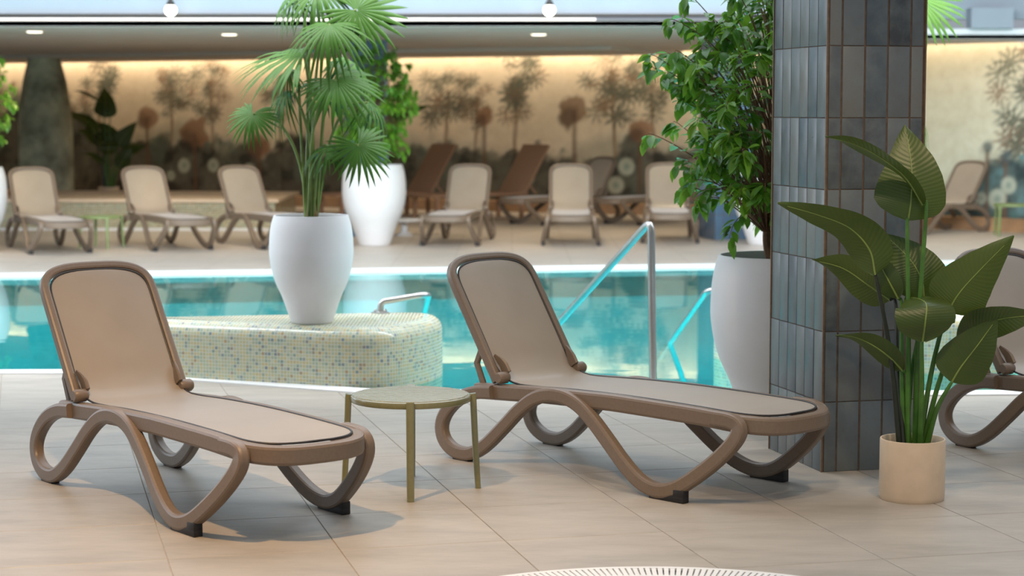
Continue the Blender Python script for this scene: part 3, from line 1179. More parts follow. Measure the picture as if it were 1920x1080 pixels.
        add_box(bm, 0.475, 0.655, s * 0.32 - 0.019, s * 0.32 + 0.019, 0.0, 0.028, 0.004)
        add_box(bm, 0.60, 0.655, s * 0.32 - 0.019, s * 0.32 + 0.019, 0.02, 0.052, 0.004)
        obj('foot', bm, M['black'], root)
        bm = bmesh.new()
        add_box(bm, -0.72, -0.62, s * 0.285 - 0.019, s * 0.285 + 0.019, 0.0, 0.012, 0.003)
        obj('foot', bm, M['black'], root)
    for x in (-0.58, -0.10, 0.45):
        bm = bmesh.new()
        add_box(bm, x - 0.025, x + 0.025, -0.235, 0.235, seat_z(x) - 0.060, seat_z(x) - 0.022, 0.006)
        obj('crossbar', bm, M['frame'], root)
    return root


lounger = build_lounger()
SPOTS = [
    ((-1.289, 7.718), -0.908, 'brown sun lounger at the front left of the near deck'),
    ((0.455, 8.305), -0.795, 'brown sun lounger in the foreground between side table and tiled column'),
    ((2.68, 8.50), -1.03, 'brown sun lounger cut off by the right edge behind the broad leaved pot plant'),
    ((-5.14, 21.66), -1.118, 'leftmost sun lounger of the row across the pool'),
    ((-3.92, 22.12), -1.075, 'second sun lounger from the left across the pool, beside the green table'),
    ((-2.80, 22.36), -1.02, 'third sun lounger from the left across the pool, half behind the palm planter'),
    ((-0.62, 22.90), -1.721, 'sun lounger across the pool just right of the tall white planter'),
    ((0.69, 22.97), -1.60, 'sun lounger across the pool seen square on, above the front lounger backrest'),
    ((1.87, 23.39), -1.62, 'sun lounger across the pool behind the tall handrail, left of the ficus'),
    ((0.68, 26.9), 3.86, 'sun lounger in the rear row turned left, behind the square on one'),
    ((1.97, 26.9), 3.86, 'sun lounger in the rear row turned left, mostly behind the one by the handrail'),
    ((5.28, 24.75), 3.80, 'sun lounger by the teal mural at far right, turned left'),
]
for i, ((x, y), a, lab) in enumerate(SPOTS):
    if i == 0:
        lounger.location = (x, y, 0)
        lounger.rotation_euler = (0, 0, a)
        lounger['label'] = lab
    else:
        copy_tree(lounger, (x, y, 0), a, lab, LOUNGE_GROUP)


# square backed woven loungers by the wall
def build_square_lounger():
    t = thing('woven_lounger', 'x', 'sun lounger', group='square backed brown loungers at the wall')
    bm = bmesh.new()
    add_box(bm, -0.55, 1.1, -0.32, 0.32, 0.33, 0.37, 0.01)
    obj('seat', bm, M['brownweave'], t)
    Mx = Matrix.Translation((-0.50, 0, 0.36)) @ Matrix.Rotation(math.radians(-32), 4, 'Y')
    bm = bmesh.new()
    add_box(bm, -0.02, 0.02, -0.32, 0.32, 0.0, 0.80, 0.008, Mx)
    obj('backrest', bm, M['brownweave'], t)
    for x, y in ((-0.45, -0.29), (-0.45, 0.29), (0.98, -0.29), (0.98, 0.29)):
        bm = bmesh.new()
        add_box(bm, x - 0.025, x + 0.025, y - 0.025, y + 0.025, 0, 0.34, 0.005)
        obj('leg', bm, M['brownweave'], t)
    for s in (-1, 1):
        bm = bmesh.new()
        sweep(bm, [(-0.62, s * 0.30, 0.52), (-0.60, s * 0.30, 0.45), (-0.70, s * 0.30, 0.345)], Vector((0, 1, 0)), rrect(0.02, 0.03, 0.005, 1))
        obj('strut', bm, M['brownweave'], t)
    return t


sq = build_square_lounger()
sq.location = (-1.75, 28.3, 0)
sq.rotation_euler = (0, 0, 3.75)
sq['label'] = 'square backed brown lounger by the mural, left of the two'
copy_tree(sq, (-0.40, 28.0, 0), 3.75, 'square backed brown lounger by the mural, right of the two', 'square backed brown loungers at the wall')


# ================================================================= SIDE TABLES
def build_table(label, mat, loc, rz):
    t = thing('side_table', label, 'side table', loc, rz, 'round slatted side tables')
    zt, Rr = 0.392, 0.238
    bm = bmesh.new()
    n = 48
    sweep(bm, [Vector((Rr * math.cos(2 * math.pi * k / n), Rr * math.sin(2 * math.pi * k / n), zt - 0.016)) for k in range(n)], Vector((0, 0, 1)), rrect(0.026, 0.018, 0.006, 2), closed=True)
    obj('rim', bm, mat, t)
    ns = 11
    pitch = 2 * (Rr - 0.004) / ns
    for k in range(ns):
        y0 = -Rr + 0.004 + k * pitch
        ya, yb = y0 + 0.002, y0 + pitch - 0.002
        lim = Rr - 0.005
        def xl(y): return math.sqrt(max(lim * lim - y * y, 0.0004))
        poly = [(-xl(ya), ya)] + [(xl(y), y) for y in np.linspace(ya, yb, 4)] + [(-xl(y), y) for y in np.linspace(yb, ya, 4)][:-1]
        poly = [(-y, x) for x, y in [(xl(y), y) for y in np.linspace(ya, yb, 4)] + [(-xl(y), y) for y in np.linspace(yb, ya, 4)]]
        bm = bmesh.new()
        prism(bm, poly, zt - 0.012, zt)
        es = [e for e in bm.edges if all(v.co.z > zt - 0.001 for v in e.verts)]
        bmesh.ops.bevel(bm, geom=es, offset=0.0025, segments=2, affect='EDGES')
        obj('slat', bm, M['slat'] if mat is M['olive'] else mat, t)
    for k in range(4):
        a = k * math.pi / 2
        ca, sa = math.cos(a), math.sin(a)
        bm = bmesh.new()
        sweep(bm, [(0.274 * ca, 0.274 * sa, 0), (0.262 * ca, 0.262 * sa, 0.2), (0.254 * ca, 0.254 * sa, zt - 0.012), (0.252 * ca, 0.252 * sa, zt)], Vector((-sa, ca, 0)), rrect(0.032, 0.026, 0.008, 2), scales=[0.92, 1, 1.05, 1.02])
        obj('leg', bm, mat, t)
    bm = bmesh.new()
    for a in (0, math.pi / 2):
        add_box(bm, -Rr, Rr, -0.010, 0.010, zt - 0.026, zt - 0.0125, 0, Matrix.Rotation(a, 4, 'Z'))
    obj('brace', bm, mat, t, smooth=False)
    return t


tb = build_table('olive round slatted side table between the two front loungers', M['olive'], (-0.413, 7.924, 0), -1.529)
tb2 = build_table('green side table between the first two loungers across the pool', M['greenmetal'], (-4.62, 22.02, 0), -1.1)
tb2.scale = (0.92,) * 3
tb3 = build_table('green side table by the teal mural at far right', M['greenmetal'], (6.18, 24.15, 0), -0.9)

# beige tubular armchair at far right
ch = thing('armchair', 'beige tubular metal armchair at the far right edge', 'chair', (6.62, 23.5, 0), 2.6)
for s in (-1, 1):
    bm = bmesh.new()
    tube(bm, catmull([(0.26, s * 0.27, 0), (0.26, s * 0.27, 0.50), (0.20, s * 0.27, 0.60), (0.05, s * 0.27, 0.63), (-0.2, s * 0.27, 0.63)], 5), 0.016, 8, ref=Vector((0, 1, 0)))
    obj('arm', bm, M['beigemetal'], ch)
    bm = bmesh.new()
    tube(bm, [(-0.24, s * 0.25, 0), (-0.20, s * 0.25, 0.42), (-0.32, s * 0.25, 0.85)], 0.016, 8, ref=Vector((0, 1, 0)))
    obj('leg', bm, M['beigemetal'], ch)
bm = bmesh.new()
add_box(bm, -0.22, 0.27, -0.25, 0.25, 0.40, 0.44, 0.01)
obj('seat', bm, M['beigemetal'], ch)
bm = bmesh.new()
add_box(bm, -0.01, 0.01, -0.24, 0.24, 0.08, 0.42, 0.006, Matrix.Translation((-0.21, 0, 0.44)) @ Matrix.Rotation(math.radians(-16), 4, 'Y'))
obj('backrest', bm, M['beigemetal'], ch)

# small white round disc table beside the tall white planter
t = thing('low_round_table', 'low white round table beside the tall white planter', 'table', (-1.33, 24.2, 0))
bm = bmesh.new()
lathe(bm, [(0.0001, 0.17), (0.20, 0.17), (0.23, 0.18), (0.235, 0.195), (0.225, 0.205), (0.0001, 0.205)], 32, cap_bottom=False)
obj('top', bm, M['planter'], t)
bm = bmesh.new()
lathe(bm, [(0.12, 0.0), (0.10, 0.02), (0.045, 0.04), (0.04, 0.172)], 24)
obj('base', bm, M['planter'], t)


# ================================================================= HANDRAILS
def rail(label, pts, r=0.021, flange=None, bends=4):
    t = thing('handrail', label, 'handrail', Vector(pts[0]))
    o0 = Vector(pts[0])
    P = [Vector(p) - o0 for p in pts]
    # rounded bends
    out = [P[0]]
    for i in range(1, len(P) - 1):
        a, b, c = P[i - 1], P[i], P[i + 1]
        d = min(0.07, (a - b).length * 0.4, (c - b).length * 0.4)
        p0, p1 = b + (a - b).normalized() * d, b + (c - b).normalized() * d
        for k in range(bends + 1):
            q = k / bends
            out.append(p0 * (1 - q) ** 2 + b * 2 * q * (1 - q) + p1 * q * q)
    out.append(P[-1])
    bm = bmesh.new()
    nn = (P[1] - P[0]).cross(P[2] - P[1])
    tube(bm, out, r, 14, ref=nn.normalized())
    obj('tube', bm, M['steel'], t)
    if flange:
        bm = bmesh.new()
        lathe(bm, [(0.055, 0.0), (0.055, 0.008), (0.03, 0.014), (r, 0.016)], 24)
        fl = obj('flange', bm, M['steel'], t)
        for k in range(4):
            a = math.pi / 4 + k * math.pi / 2
            bm = bmesh.new()
            lathe(bm, [(0.007, 0.006), (0.007, 0.022), (0.004, 0.026)], 8, center=(0.042 * math.cos(a), 0.042 * math.sin(a), 0), cap_top=True)
            obj('bolt', bm, M['steel'], fl)
    return t


rail('tall steel handrail sloping down into the pool behind the front lounger', [(0.775, 10.66, 0.0), (0.757, 10.66, 0.945), (0.075, 12.0, 0.0), (-0.25, 12.65, -0.45)], 0.021, True)
rail('short steel handrail on the mosaic island beside the palm planter', [at(713, 588, 11.66), at(714, 566, 11.66), at(805, 551, 11.70), at(792, 600, 12.3), at(786, 640, 12.7)], 0.019, True)
rail('steel handrail entering the water left of the right hand white planter', [(1.62, 11.95, 0.33), (1.60, 11.95, 0.44), (1.19, 11.9, 0.45), (1.06, 13.1, -0.02), (1.02, 13.45, -0.17)], 0.019, True)

# ================================================================= PLANTERS AND PLANTS
PPROF = [(0.46, 0.0), (0.50, 0.02), (0.60, 0.13), (0.72, 0.26), (0.86, 0.38), (0.95, 0.50), (0.995, 0.62), (1.0, 0.70), (0.985, 0.82), (0.945, 0.92), (0.895, 0.985), (0.885, 0.998), (0.868, 1.0), (0.85, 0.993), (0.845, 0.93)]


def planter_parts(root, Rm, h):
    bm = bmesh.new()
    prof = catmull([(r * Rm, 0, z * h) for r, z in PPROF], 3)
    lathe(bm, [(p.x, p.z) for p in prof], 48)
    obj('planter', bm, M['planter'], root)
    bm = bmesh.new()
    lathe(bm, [(0.0001, 0.945 * h), (0.5 * Rm, 0.95 * h), (0.85 * Rm, 0.94 * h)], 32, cap_bottom=False)
    obj('soil', bm, M['soil'], root)


def fan_leaf(R0, nseg, spread, droop, seed):
    """fan palm blade, hub at origin, axis +X, normal +Z; returns a bmesh"""
    rs = random.Random(seed)
    bm = bmesh.new()
    dth = math.radians(spread) / nseg
    rows = [0.03, 0.25, 0.48, 0.66, 0.84, 1.0]
    for k in range(nseg):
        th = -math.radians(spread) / 2 + dth * (k + 0.5)
        rl = R0 * (0.80 + 0.20 * math.cos(th * 0.8)) * rs.uniform(0.93, 1.04)
        dr = droop * rs.uniform(0.75, 1.3)
        tw = rs.uniform(-0.05, 0.05)
        prev = None
        for ri, q in enumerate(rows):
            r = rl * q
            base_w = 2 * min(R0 * 0.48, r) * math.tan(dth / 2)
            w = base_w * 0.5 * [1, 1, 0.99, 0.86, 0.55, 0.04][ri]
            z = -dr * r * r / R0 * (1.0 + 0.8 * q)
            pl = 0.22 * w
            rad_in = r * (1 - 0.10 * dr * q)
            tq = th + tw * q
            c = Vector((rad_in * math.cos(tq), rad_in * math.sin(tq), z))
            s = Vector((-math.sin(tq), math.cos(tq), 0))
            cur = [bm.verts.new(c - s * w - Vector((0, 0, pl))), bm.verts.new(c + Vector((0, 0, pl))), bm.verts.new(c + s * w - Vector((0, 0, pl)))]
            if prev:
                bm.faces.new((prev[0], prev[1], cur[1], cur[0]))
                bm.faces.new((prev[1], prev[2], cur[2], cur[1]))
            prev = cur
    return bm


def obj_keep(name, bm, mat, parent):
    """like obj() but keeps the face winding (for two sided leaves)"""
    me = bpy.data.meshes.new(name)
    bm.to_mesh(me)
    bm.free()
    for p in me.polygons:
        p.use_smooth = True
    me.materials.append(mat)
    o = bpy.data.objects.new(name, me)
    COL.objects.link(o)
    o.parent = parent
    return o


def fan_palm(label, base, Rm, h, leaves, depth0, stem_px, group):
    """leaves: (hub px, hub py, depth offset, radius, axis angle deg, normal, spread, droop)"""
    root = thing('potted_fan_palm', label, 'potted plant', base, 0, group)
    planter_parts(root, Rm, h)
    zs = h * 0.94
    bm = bmesh.new()
    tube(bm, [(0, 0, zs - 0.02), (0.004, 0, zs + 0.05), (0.006, 0, zs + 0.14)], 0.036, 12, scales=[1.1, 0.95, 0.6])
    obj('stem_base', bm, M['fibre'], root)
    b = Vector(base)
    for k, (px, py, dd, R0, ang, nrm, spread, droop) in enumerate(leaves):
        hub = at(px, py, depth0 + dd) - b
        n = Vector(nrm).normalized()
        a = math.radians(ang)
        ax = Vector((math.cos(a), 0, math.sin(a)))
        ax = (ax - n * ax.dot(n)).normalized()
        yy = n.cross(ax)
        o = obj_keep('frond', fan_leaf(R0 * 1.12, 26, spread, droop, k), M['palm'], root)
        o.matrix_local = Matrix.Translation(hub) @ Matrix((ax, yy, n)).transposed().to_4x4()
        ph = k * 2.4
        s0 = Vector((0.030 * math.cos(ph), 0.030 * math.sin(ph), zs))
        horiz = Vector((hub.x, hub.y, 0))
        mid = Vector((s0.x + horiz.x * 0.22, s0.y + horiz.y * 0.25, zs + (hub.z - zs) * 0.62))
        m2 = Vector((horiz.x * 0.62, horiz.y * 0.62, zs + (hub.z - zs) * 0.93 + 0.02))
        bm = bmesh.new()
        tube(bm, [s0, mid, m2, hub], 0.0085, 7, smooth_n=6, scales=None)
        obj('petiole', bm, M['petiole'], root)
    return root


pb = at(585, 601, 11.12)
fan_palm('potted fan palm in a white planter on the mosaic island', (pb.x, 11.12, 0.335), 0.239, 0.615, [
    (668, 19, -0.10, 0.275, -20, (0.15, -0.85, 0.45), 330, 0.12),
    (597, -22, 0.0, 0.26, -95, (-0.15, -0.55, 0.8), 210, 0.35),
    (618, 46, -0.20, 0.27, -92, (-0.05, -0.55, 0.80), 250, 0.38),
    (568, 100, -0.10, 0.38, 176, (-0.05, -0.34, 0.95), 190, 0.20),
    (545, 134, 0.05, 0.15, 225, (-0.2, -0.40, 0.9), 230, 0.5),
    (540, 172, 0.0, 0.21, 205, (-0.35, -0.35, 0.85), 180, 0.5),
    (474, 214, -0.15, 0.175, 262, (-0.1, -0.75, 0.65), 310, 0.25),
    (629, 150, -0.25, 0.265, -62, (0.0, -0.70, 0.70), 290, 0.28),
    (690, 193, 0.0, 0.21, -38, (0.45, -0.25, 0.85), 200, 0.6),
    (672, 272, -0.22, 0.215, -62, (0.25, -0.85, 0.45), 300, 0.22),
    (618, 274, -0.10, 0.17, 215, (-0.1, -0.35, 0.9), 240, 0.5),
    (560, -12, 0.10, 0.20, 215, (-0.3, -0.4, 0.85), 220, 0.4),
    (600, 160, 0.20, 0.24, 60, (0.1, 0.4, 0.9), 240, 0.5),
    (650, 110, 0.20, 0.26, -30, (0.4, 0.1, 0.9), 240, 0.5),
], 11.12, None, 'fan palms in white planters')
pb = at(1600, 601, 11.95)
fan_palm('potted fan palm in a white planter hidden behind the tiled column', (pb.x, 12.05, 0.335), 0.239, 0.615, [
    (1722, -2, 0.0, 0.30, -20, (0.15, -0.80, 0.5), 300, 0.15),
    (1712, 214, 0.0, 0.20, 5, (0.35, -0.25, 0.9), 200, 0.7),
    (1600, -40, 0.0, 0.28, 90, (0.0, -0.7, 0.7), 280, 0.3),
    (1530, 60, 0.1, 0.16, 190, (0.0, -0.5, 0.8), 240, 0.4),
    (1600, 120, 0.1, 0.22, -80, (0.0, -0.6, 0.8), 240, 0.4),
], 12.05, None, 'fan palms in white planters')


# ---- ficus trees
def leaf_mesh(name, L, Wd, bend):
    bm = bmesh.new()
    uvl = bm.loops.layers.uv.new('UVMap')
    ts = [0.0, 0.18, 0.42, 0.68, 0.88, 1.0]
    ws = [0.06, 0.72, 1.0, 0.78, 0.33, 0.02]
    rows = []
    for t, w in zip(ts, ws):
        z = -bend * t * t * L
        hw = Wd / 2 * w
        rows.append(([bm.verts.new((t * L, -hw, z + hw * 0.30)), bm.verts.new((t * L, 0, z)), bm.verts.new((t * L, hw, z + hw * 0.30))], t))
    for (A, ta), (B, tb_) in zip(rows[:-1], rows[1:]):
        for j in range(2):
            f = bm.faces.new((A[j], B[j], B[j + 1], A[j + 1]))
            for l, uv in zip(f.loops, ((ta, j * .5), (tb_, j * .5), (tb_, j * .5 + .5), (ta, j * .5 + .5))):
                l[uvl].uv = uv
    me = bpy.data.meshes.new(name)
    bm.to_mesh(me)
    bm.free()
    for p in me.polygons:
        p.use_smooth = True
    me.materials.append(M['ficus'])
    return me


def ficus(label, base, Rm, h, crown_c, crown_r, n_twigs, per_twig, leaf_L, n_parts, seed, group, avoid=None, cast=None):
    rs = random.Random(seed)
    root = thing('potted_ficus', label, 'potted plant', base, 0, group)
    planter_parts(root, Rm, h)
    zs = 0.94 * h
    c = Vector(crown_c)
    rx, ry, rz = crown_r
    top = c + Vector((0.02, 0.02, rz * 0.75))
    trunk = [Vector((-0.03, 0, zs - 0.02)), Vector((-0.06, 0.01, zs + 0.15)), Vector((-0.02, 0.03, (zs + c.z) / 2)), c * 1.0, top]
    bm = bmesh.new()
    tp = catmull(trunk, 6)
    tube(bm, tp, 0.024, 9, scales=[1.1 - 0.8 * k / (len(tp) - 1) for k in range(len(tp))])
    obj('trunk', bm, M['bark'], root)
    meshes = [leaf_mesh('leaf_blade', leaf_L * s, leaf_L * s * w, b) for s, w, b in ((1.0, 0.50, 0.25), (0.9, 0.52, 0.1), (1.08, 0.46, 0.35))]
    placed = []
    for t in range(n_twigs):
        for _ in range(30):
            d = Vector((rs.gauss(0, 1), rs.gauss(0, 1), rs.gauss(0, 1))).normalized()
            q = rs.uniform(0.55, 1.0)
            tip = c + Vector((d.x * rx, d.y * ry, d.z * rz)) * q
            if avoid is None or not avoid(Vector(base) + tip):
                break
        k = max(0.28, min(0.95, (tip.z - 0.25 - trunk[1].z) / (top.z - trunk[1].z)))
        st = tp[int(k * (len(tp) - 1))]
        mid = st.lerp(tip, 0.55) + Vector((0, 0, 0.10 * rs.uniform(0.3, 1.0)))
        curve = catmull([st, mid, tip, tip + (tip - mid).normalized() * 0.05 + Vector((0, 0, -0.06))], 4)
        bm = bmesh.new()
        tube(bm, curve, 0.0042, 4, scales=[1.0 - 0.75 * i / (len(curve) - 1) for i in range(len(curve))])
        obj('branch', bm, M['bark'], root)
        for i in range(per_twig):
            f = 0.42 + 0.58 * (i + rs.random()) / per_twig
            x = f * (len(curve) - 1)
            a = min(int(x), len(curve) - 2)
            p = curve[a].lerp(curve[a + 1], x - a)
            dr = (curve[a + 1] - curve[a]).normalized()
            side = dr.cross(Vector((0, 0, 1)))
            if side.length < 0.1:
                side = Vector((1, 0, 0))
            side.normalize()
            ld = (dr * rs.uniform(0.2, 0.9) + side * rs.choice((-1, 1)) * rs.uniform(0.4, 1.1) + Vector((0, 0, rs.uniform(-0.75, 0.15)))).normalized()
            nn = (Vector((rs.uniform(-.5, .5), rs.uniform(-.7, .3), 1.0)) - ld * ld.z)
            nn = (nn - ld * nn.dot(ld)).normalized()
            m = Matrix.Translation(p + ld * 0.012) @ Matrix((ld, nn.cross(ld), nn)).transposed().to_4x4() @ Matrix.Scale(rs.uniform(0.75, 1.12), 4)
            wp = Vector(base) + p
            if avoid is not None and (avoid(wp) or avoid(wp + ld * leaf_L)):
                continue
            placed.append((m, rs.randrange(3), wp.y + 0.2 * abs(wp.x)))
    placed.sort(key=lambda e: e[2])
    for m, k, _ in placed[:n_parts]:
        o = bpy.data.objects.new('leaf', meshes[k])
        COL.objects.link(o)
        o.parent = root
        o.matrix_local = m
    rest = placed[n_parts:]
    if rest:
        V_, F_ = [], []
        arr = [np.array([v.co[:] for v in me.vertices]) for me in meshes]
        fac = [[tuple(p.vertices) for p in me.polygons] for me in meshes]
        for m, k, _ in rest:
            mm = np.array(m)
            b0 = len(V_)
            V_.extend((arr[k] @ mm[:3, :3].T + mm[:3, 3]).tolist())
            F_.extend([tuple(i + b0 for i in f) for f in fac[k]])
        me = bpy.data.meshes.new('foliage')
        me.from_pydata(V_, [], F_)
        for p in me.polygons:
            p.use_smooth = True
        me.materials.append(M['ficus'])
        o = bpy.data.objects.new('foliage', me)
        COL.objects.link(o)
        o.parent = root
        o['kind'] = 'stuff'
    return root


def in_column(p):
    q = p - C0
    a, b = q.dot(U), q.dot(V)
    return -0.05 < a < CW + 0.05 and -0.05 < b < CD + 0.05


ficus('tall ficus in a white planter behind the tiled column', (1.315, 9.62, 0), 0.335, 0.835, (-0.03, 0.0, 1.62), (0.64, 0.52, 0.72), 300, 13, 0.085, 300, 11, 'ficus trees in white planters', in_column)
ficus('ficus in the tall white planter across the pool', (-1.575, 22.4, 0), 0.365, 0.925, (0.03, 0.0, 1.62), (0.50, 0.44, 0.66), 230, 12, 0.085, 300, 23, 'ficus trees in white planters')
ficus('ficus in a white planter at the far left edge', (-5.86, 21.3, 0), 0.365, 0.925, (0.0, 0.0, 1.62), (0.50, 0.42, 0.62), 130, 12, 0.085, 200, 31, 'ficus trees in white planters')
# white planter behind the right ficus on the far deck
t = thing('white_planter', 'white planter on the far deck partly behind the right ficus', 'planter', (2.90, 22.5, 0))
planter_parts(t, 0.365, 0.925)


# ---- bird of paradise
LSH = ([0, 0.05, 0.14, 0.28, 0.42, 0.58, 0.74, 0.88, 0.96, 1.0], [0.10, 0.50, 0.84, 1.0, 0.98, 0.86, 0.64, 0.34, 0.13, 0.02])


def blade(mid, Wh, lat0, lat1, fold=0.22, wave=0.012, seed=0):
    """mid: midrib points, Wh: half width, lat0/lat1: lateral direction at base and tip"""
    rs = random.Random(seed)
    pts = catmull(mid, 8)
    n = len(pts)
    bm = bmesh.new()
    uvl = bm.loops.layers.uv.new('UVMap')
    rows = []
    NV = 10
    ph = rs.uniform(0, 6)
    for i, p in enumerate(pts):
        t = i / (n - 1)
        tan = (pts[min(i + 1, n - 1)] - pts[max(i - 1, 0)]).normalized()
        lat = Vector(lat0).lerp(Vector(lat1), t)
        lat = (lat - tan * lat.dot(tan)).normalized()
        nr = tan.cross(lat).normalized()
        w = Wh * float(np.interp(t, *LSH))
        row = []
        for j in range(NV + 1):
            v = j / NV * 2 - 1
            off = abs(v) * fold * w + wave * abs(v) ** 2 * math.sin(7 * t + ph + (1.3 if v > 0 else 0))
            row.append(bm.verts.new(p + lat * (v * w) + nr * off))
        rows.append((row, t))
    for (A, ta), (B, tb_) in zip(rows[:-1], rows[1:]):
        for j in range(NV):
            f = bm.faces.new((A[j], A[j + 1], B[j + 1], B[j]))
            for l, uv in zip(f.loops, ((ta, j / NV), (ta, (j + 1) / NV), (tb_, (j + 1) / NV), (tb_, j / NV))):
                l[uvl].uv = uv
    return bm, pts


def bird_plant(label, base, pot_r, pot_h, leaves, group=None):
    """leaves: (midrib px list [(px,py,depth)], half width, lat0, lat1, stalk base px offset, stalk material, fold)"""
    root = thing('potted_bird_of_paradise', label, 'potted plant', base, 0, group)
    b = Vector(base)
    bm = bmesh.new()
    lathe(bm, [(pot_r * 0.97, 0.0), (pot_r * 0.99, 0.006), (pot_r, 0.02), (pot_r, pot_h - 0.004), (pot_r - 0.002, pot_h), (pot_r - 0.006, pot_h), (pot_r - 0.008, pot_h - 0.004), (pot_r - 0.008, pot_h - 0.05)], 56)
    obj('pot', bm, M['potbeige'], root)
    bm = bmesh.new()
    lathe(bm, [(0.0001, pot_h - 0.03), (pot_r - 0.008, pot_h - 0.035)], 40, cap_bottom=False)
    obj('soil', bm, M['soil'], root)
    for k, (mid, Wh, l0, l1, sx, sm, fold) in enumerate(leaves):
        P = [at(*m) - b for m in mid]
        bm, pts = blade(P, Wh, l0, l1, fold, 0.008, k)
        lf = obj_keep('leaf', bm, M['birdleaf'], root)
        bm = bmesh.new()
        tube(bm, pts[:-2], 0.0042, 6, ref=Vector(l0), scales=[1.0 - 0.8 * i / len(pts) for i in range(len(pts) - 2)])
        obj('midrib', bm, M['midrib'], lf)
        s0 = Vector((sx, 0.02 * math.sin(k * 2.1), pot_h - 0.035))
        d = (P[0] - P[1]).normalized()
        q = [s0, s0.lerp(P[0], 0.5) + Vector((0, 0, 0.02)) + Vector((-(P[0].x - s0.x) * 0.12, 0, 0)), P[0] + d * 0.03, P[0]]
        bm = bmesh.new()
        cq = catmull(q, 6)
        tube(bm, cq, 0.0105, 8, scales=[1.15 - 0.65 * i / (len(cq) - 1) for i in range(len(cq))])
        obj('stalk', bm, M[sm], root)
    return root


D0 = 7.72
X1, XM = (1, 0, 0.05), (1, 0, 0)
BIRD = [
    ([(1703, 413, D0), (1709, 370, D0), (1709, 310, D0 + .03), (1697, 234, D0 + .10)], 0.143, XM, X1, -0.020, 'stalk', 0.16),
    ([(1730, 384, D0 - .02), (1697, 332, D0 - .07), (1645, 292, D0 - .12), (1595, 268, D0 - .16), (1547, 257, D0 - .18)], 0.078, (0.1, -0.95, 0.16), (0.1, -0.9, 0.25), 0.012, 'stalk', 0.10),
    ([(1641, 515, D0), (1630, 468, D0 - .02), (1592, 427, D0 - .06), (1530, 402, D0 - .10), (1458, 382, D0 - .14)], 0.092, (0.95, -0.25, 0.25), (0.2, -0.75, 0.62), -0.055, 'stalkdark', 0.15),
    ([(1733, 562, D0 + .06), (1728, 525, D0 + .06), (1705, 485, D0 + .08), (1657, 438, D0 + .12)], 0.115, (0.9, 0.1, 0.4), (0.80, 0.1, 0.60), -0.030, 'stalk', 0.18),
    ([(1778, 585, D0 - .03), (1797, 552, D0 - .04), (1832, 512, D0 - .06), (1901, 442, D0 - .10)], 0.118, (0.80, -0.1, -0.55), (0.72, -0.1, -0.68), 0.030, 'stalk', 0.14),
    ([(1730, 640, D0 - .12), (1735, 604, D0 - .16), (1737, 572, D0 - .13), (1725, 561, D0 - .04), (1700, 557, D0 + .08)], 0.120, (1, 0, 0.02), (1, 0.1, 0.1), 0.025, 'stalk', 0.12),
    ([(1785, 716, D0 - .07), (1802, 688, D0 - .09), (1834, 646, D0 - .12), (1870, 596, D0 - .13)], 0.102, (0.83, -0.1, -0.55), (0.80, -0.1, -0.6), 0.055, 'stalk', 0.12),
    ([(1797, 640, D0 - .02), (1832, 613, D0 - .04), (1884, 597, D0 - .08), (1955, 590, D0 - .16)], 0.085, (0.35, -0.45, 0.80), (0.1, -0.45, 0.85), 0.045, 'stalk', 0.12),
    ([(1668, 562, D0 + .12), (1628, 535, D0 + .15), (1580, 503, D0 + .17), (1522, 487, D0 + .18)], 0.085, (0.5, -0.3, 0.75), (0.1, -0.7, 0.6), -0.040, 'stalkdark', 0.15),
    ([(1684, 560, D0 + .05), (1668, 530, D0 + .04), (1652, 500, D0 + .05), (1640, 478, D0 + .06)], 0.050, (0.7, -0.5, 0.4), (0.7, -0.5, 0.4), -0.035, 'stalk', 0.15),
    ([(1692, 695, D0), (1668, 670, D0 - .02), (1634, 646, D0 - .05), (1602, 632, D0 - .07), (1566, 627, D0 - .09)], 0.052, (0.45, -0.55, 0.65), (0.2, -0.7, 0.55), -0.010, 'stalk', 0.15),
]
pg = at(1709, 934, D0)
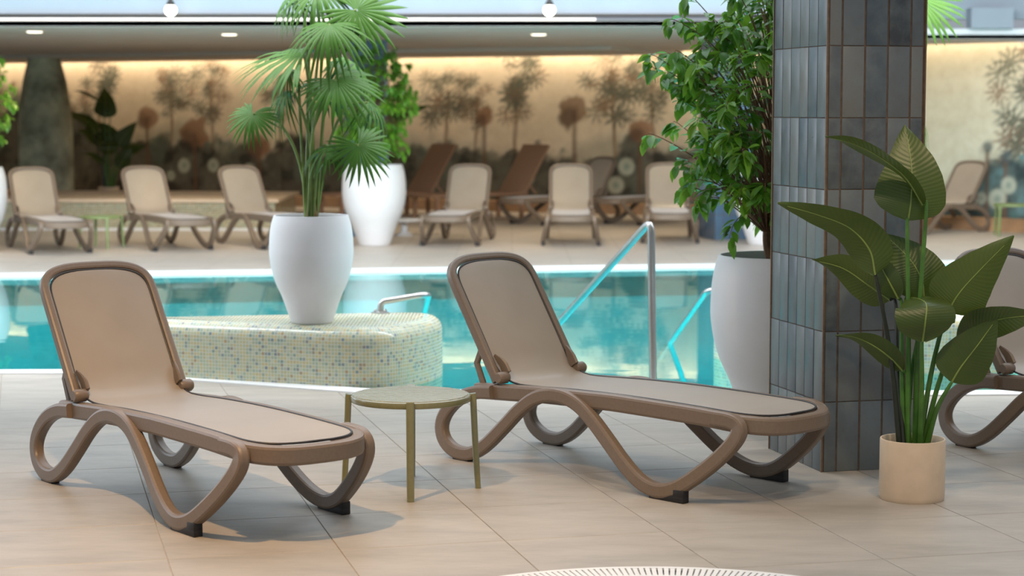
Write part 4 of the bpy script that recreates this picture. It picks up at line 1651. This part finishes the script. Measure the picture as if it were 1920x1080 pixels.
bird = bird_plant('broad leaved bird of paradise plant in a beige pot before the tiled column', (1.596, D0, 0), 0.129, 0.243, BIRD, 'bird of paradise plants in beige pots')
copy_tree(bird, (-6.50, 31.6, 0), 0.2, 'dark bird of paradise plant in a beige pot by the mural, far left', 'bird of paradise plants in beige pots', 1.28)
copy_tree(bird, (-1.95, 27.6, 0), 3.0, 'bird of paradise plant by the mural behind the tall white planter', 'bird of paradise plants in beige pots', 1.35)

# ================================================================= round grate at the lower edge
bm = bmesh.new()
n = 240
r0, r1, r2, r3 = TUB_R, TUB_R - 0.022, TUB_R - 0.12, TUB_R - 0.14
def ringv(r, z):
    return [bm.verts.new((r * math.cos(2 * math.pi * k / n), r * math.sin(2 * math.pi * k / n), z)) for k in range(n)]
prev = None
for r, z in ((r0, 0.0), (r0, 0.010), (r1, 0.010), (r1, 0.002)):
    cur = ringv(r, z)
    if prev:
        for k in range(n):
            bm.faces.new((prev[k], prev[(k + 1) % n], cur[(k + 1) % n], cur[k]))
    prev = cur
prev = None
for r, z in ((r2, 0.002), (r2, 0.010), (r3, 0.010), (r3, 0.0)):
    cur = ringv(r, z)
    if prev:
        for k in range(n):
            bm.faces.new((prev[k], prev[(k + 1) % n], cur[(k + 1) % n], cur[k]))
    prev = cur
tub = thing('round_grate', 'white slotted ring grate at the bottom edge of the deck', 'grate', TUB_C)
obj('rim', bm, M['coping'], tub, smooth=False)
bm = bmesh.new()
nb = 280
for k in range(nb):
    a = 2 * math.pi * k / nb
    add_box(bm, r2 - 0.002, r1 + 0.002, -0.0075, 0.0075, 0.001, 0.0095, 0, Matrix.Rotation(a, 4, 'Z'))
o = obj('grate_bars', bm, M['coping'], tub, smooth=False)
bm = bmesh.new()
A, B = ringv(r1 + 0.005, 0.001), ringv(r2 - 0.005, 0.001)
for k in range(n):
    bm.faces.new((A[k], A[(k + 1) % n], B[(k + 1) % n], B[k]))
obj('channel', bm, M['black'], tub, smooth=False)
bm = bmesh.new()
lathe(bm, [(0.0001, 0.004), (r3 + 0.002, 0.004)], 96, cap_bottom=False)
obj('cover_plate', bm, M['coping'], tub, smooth=False)
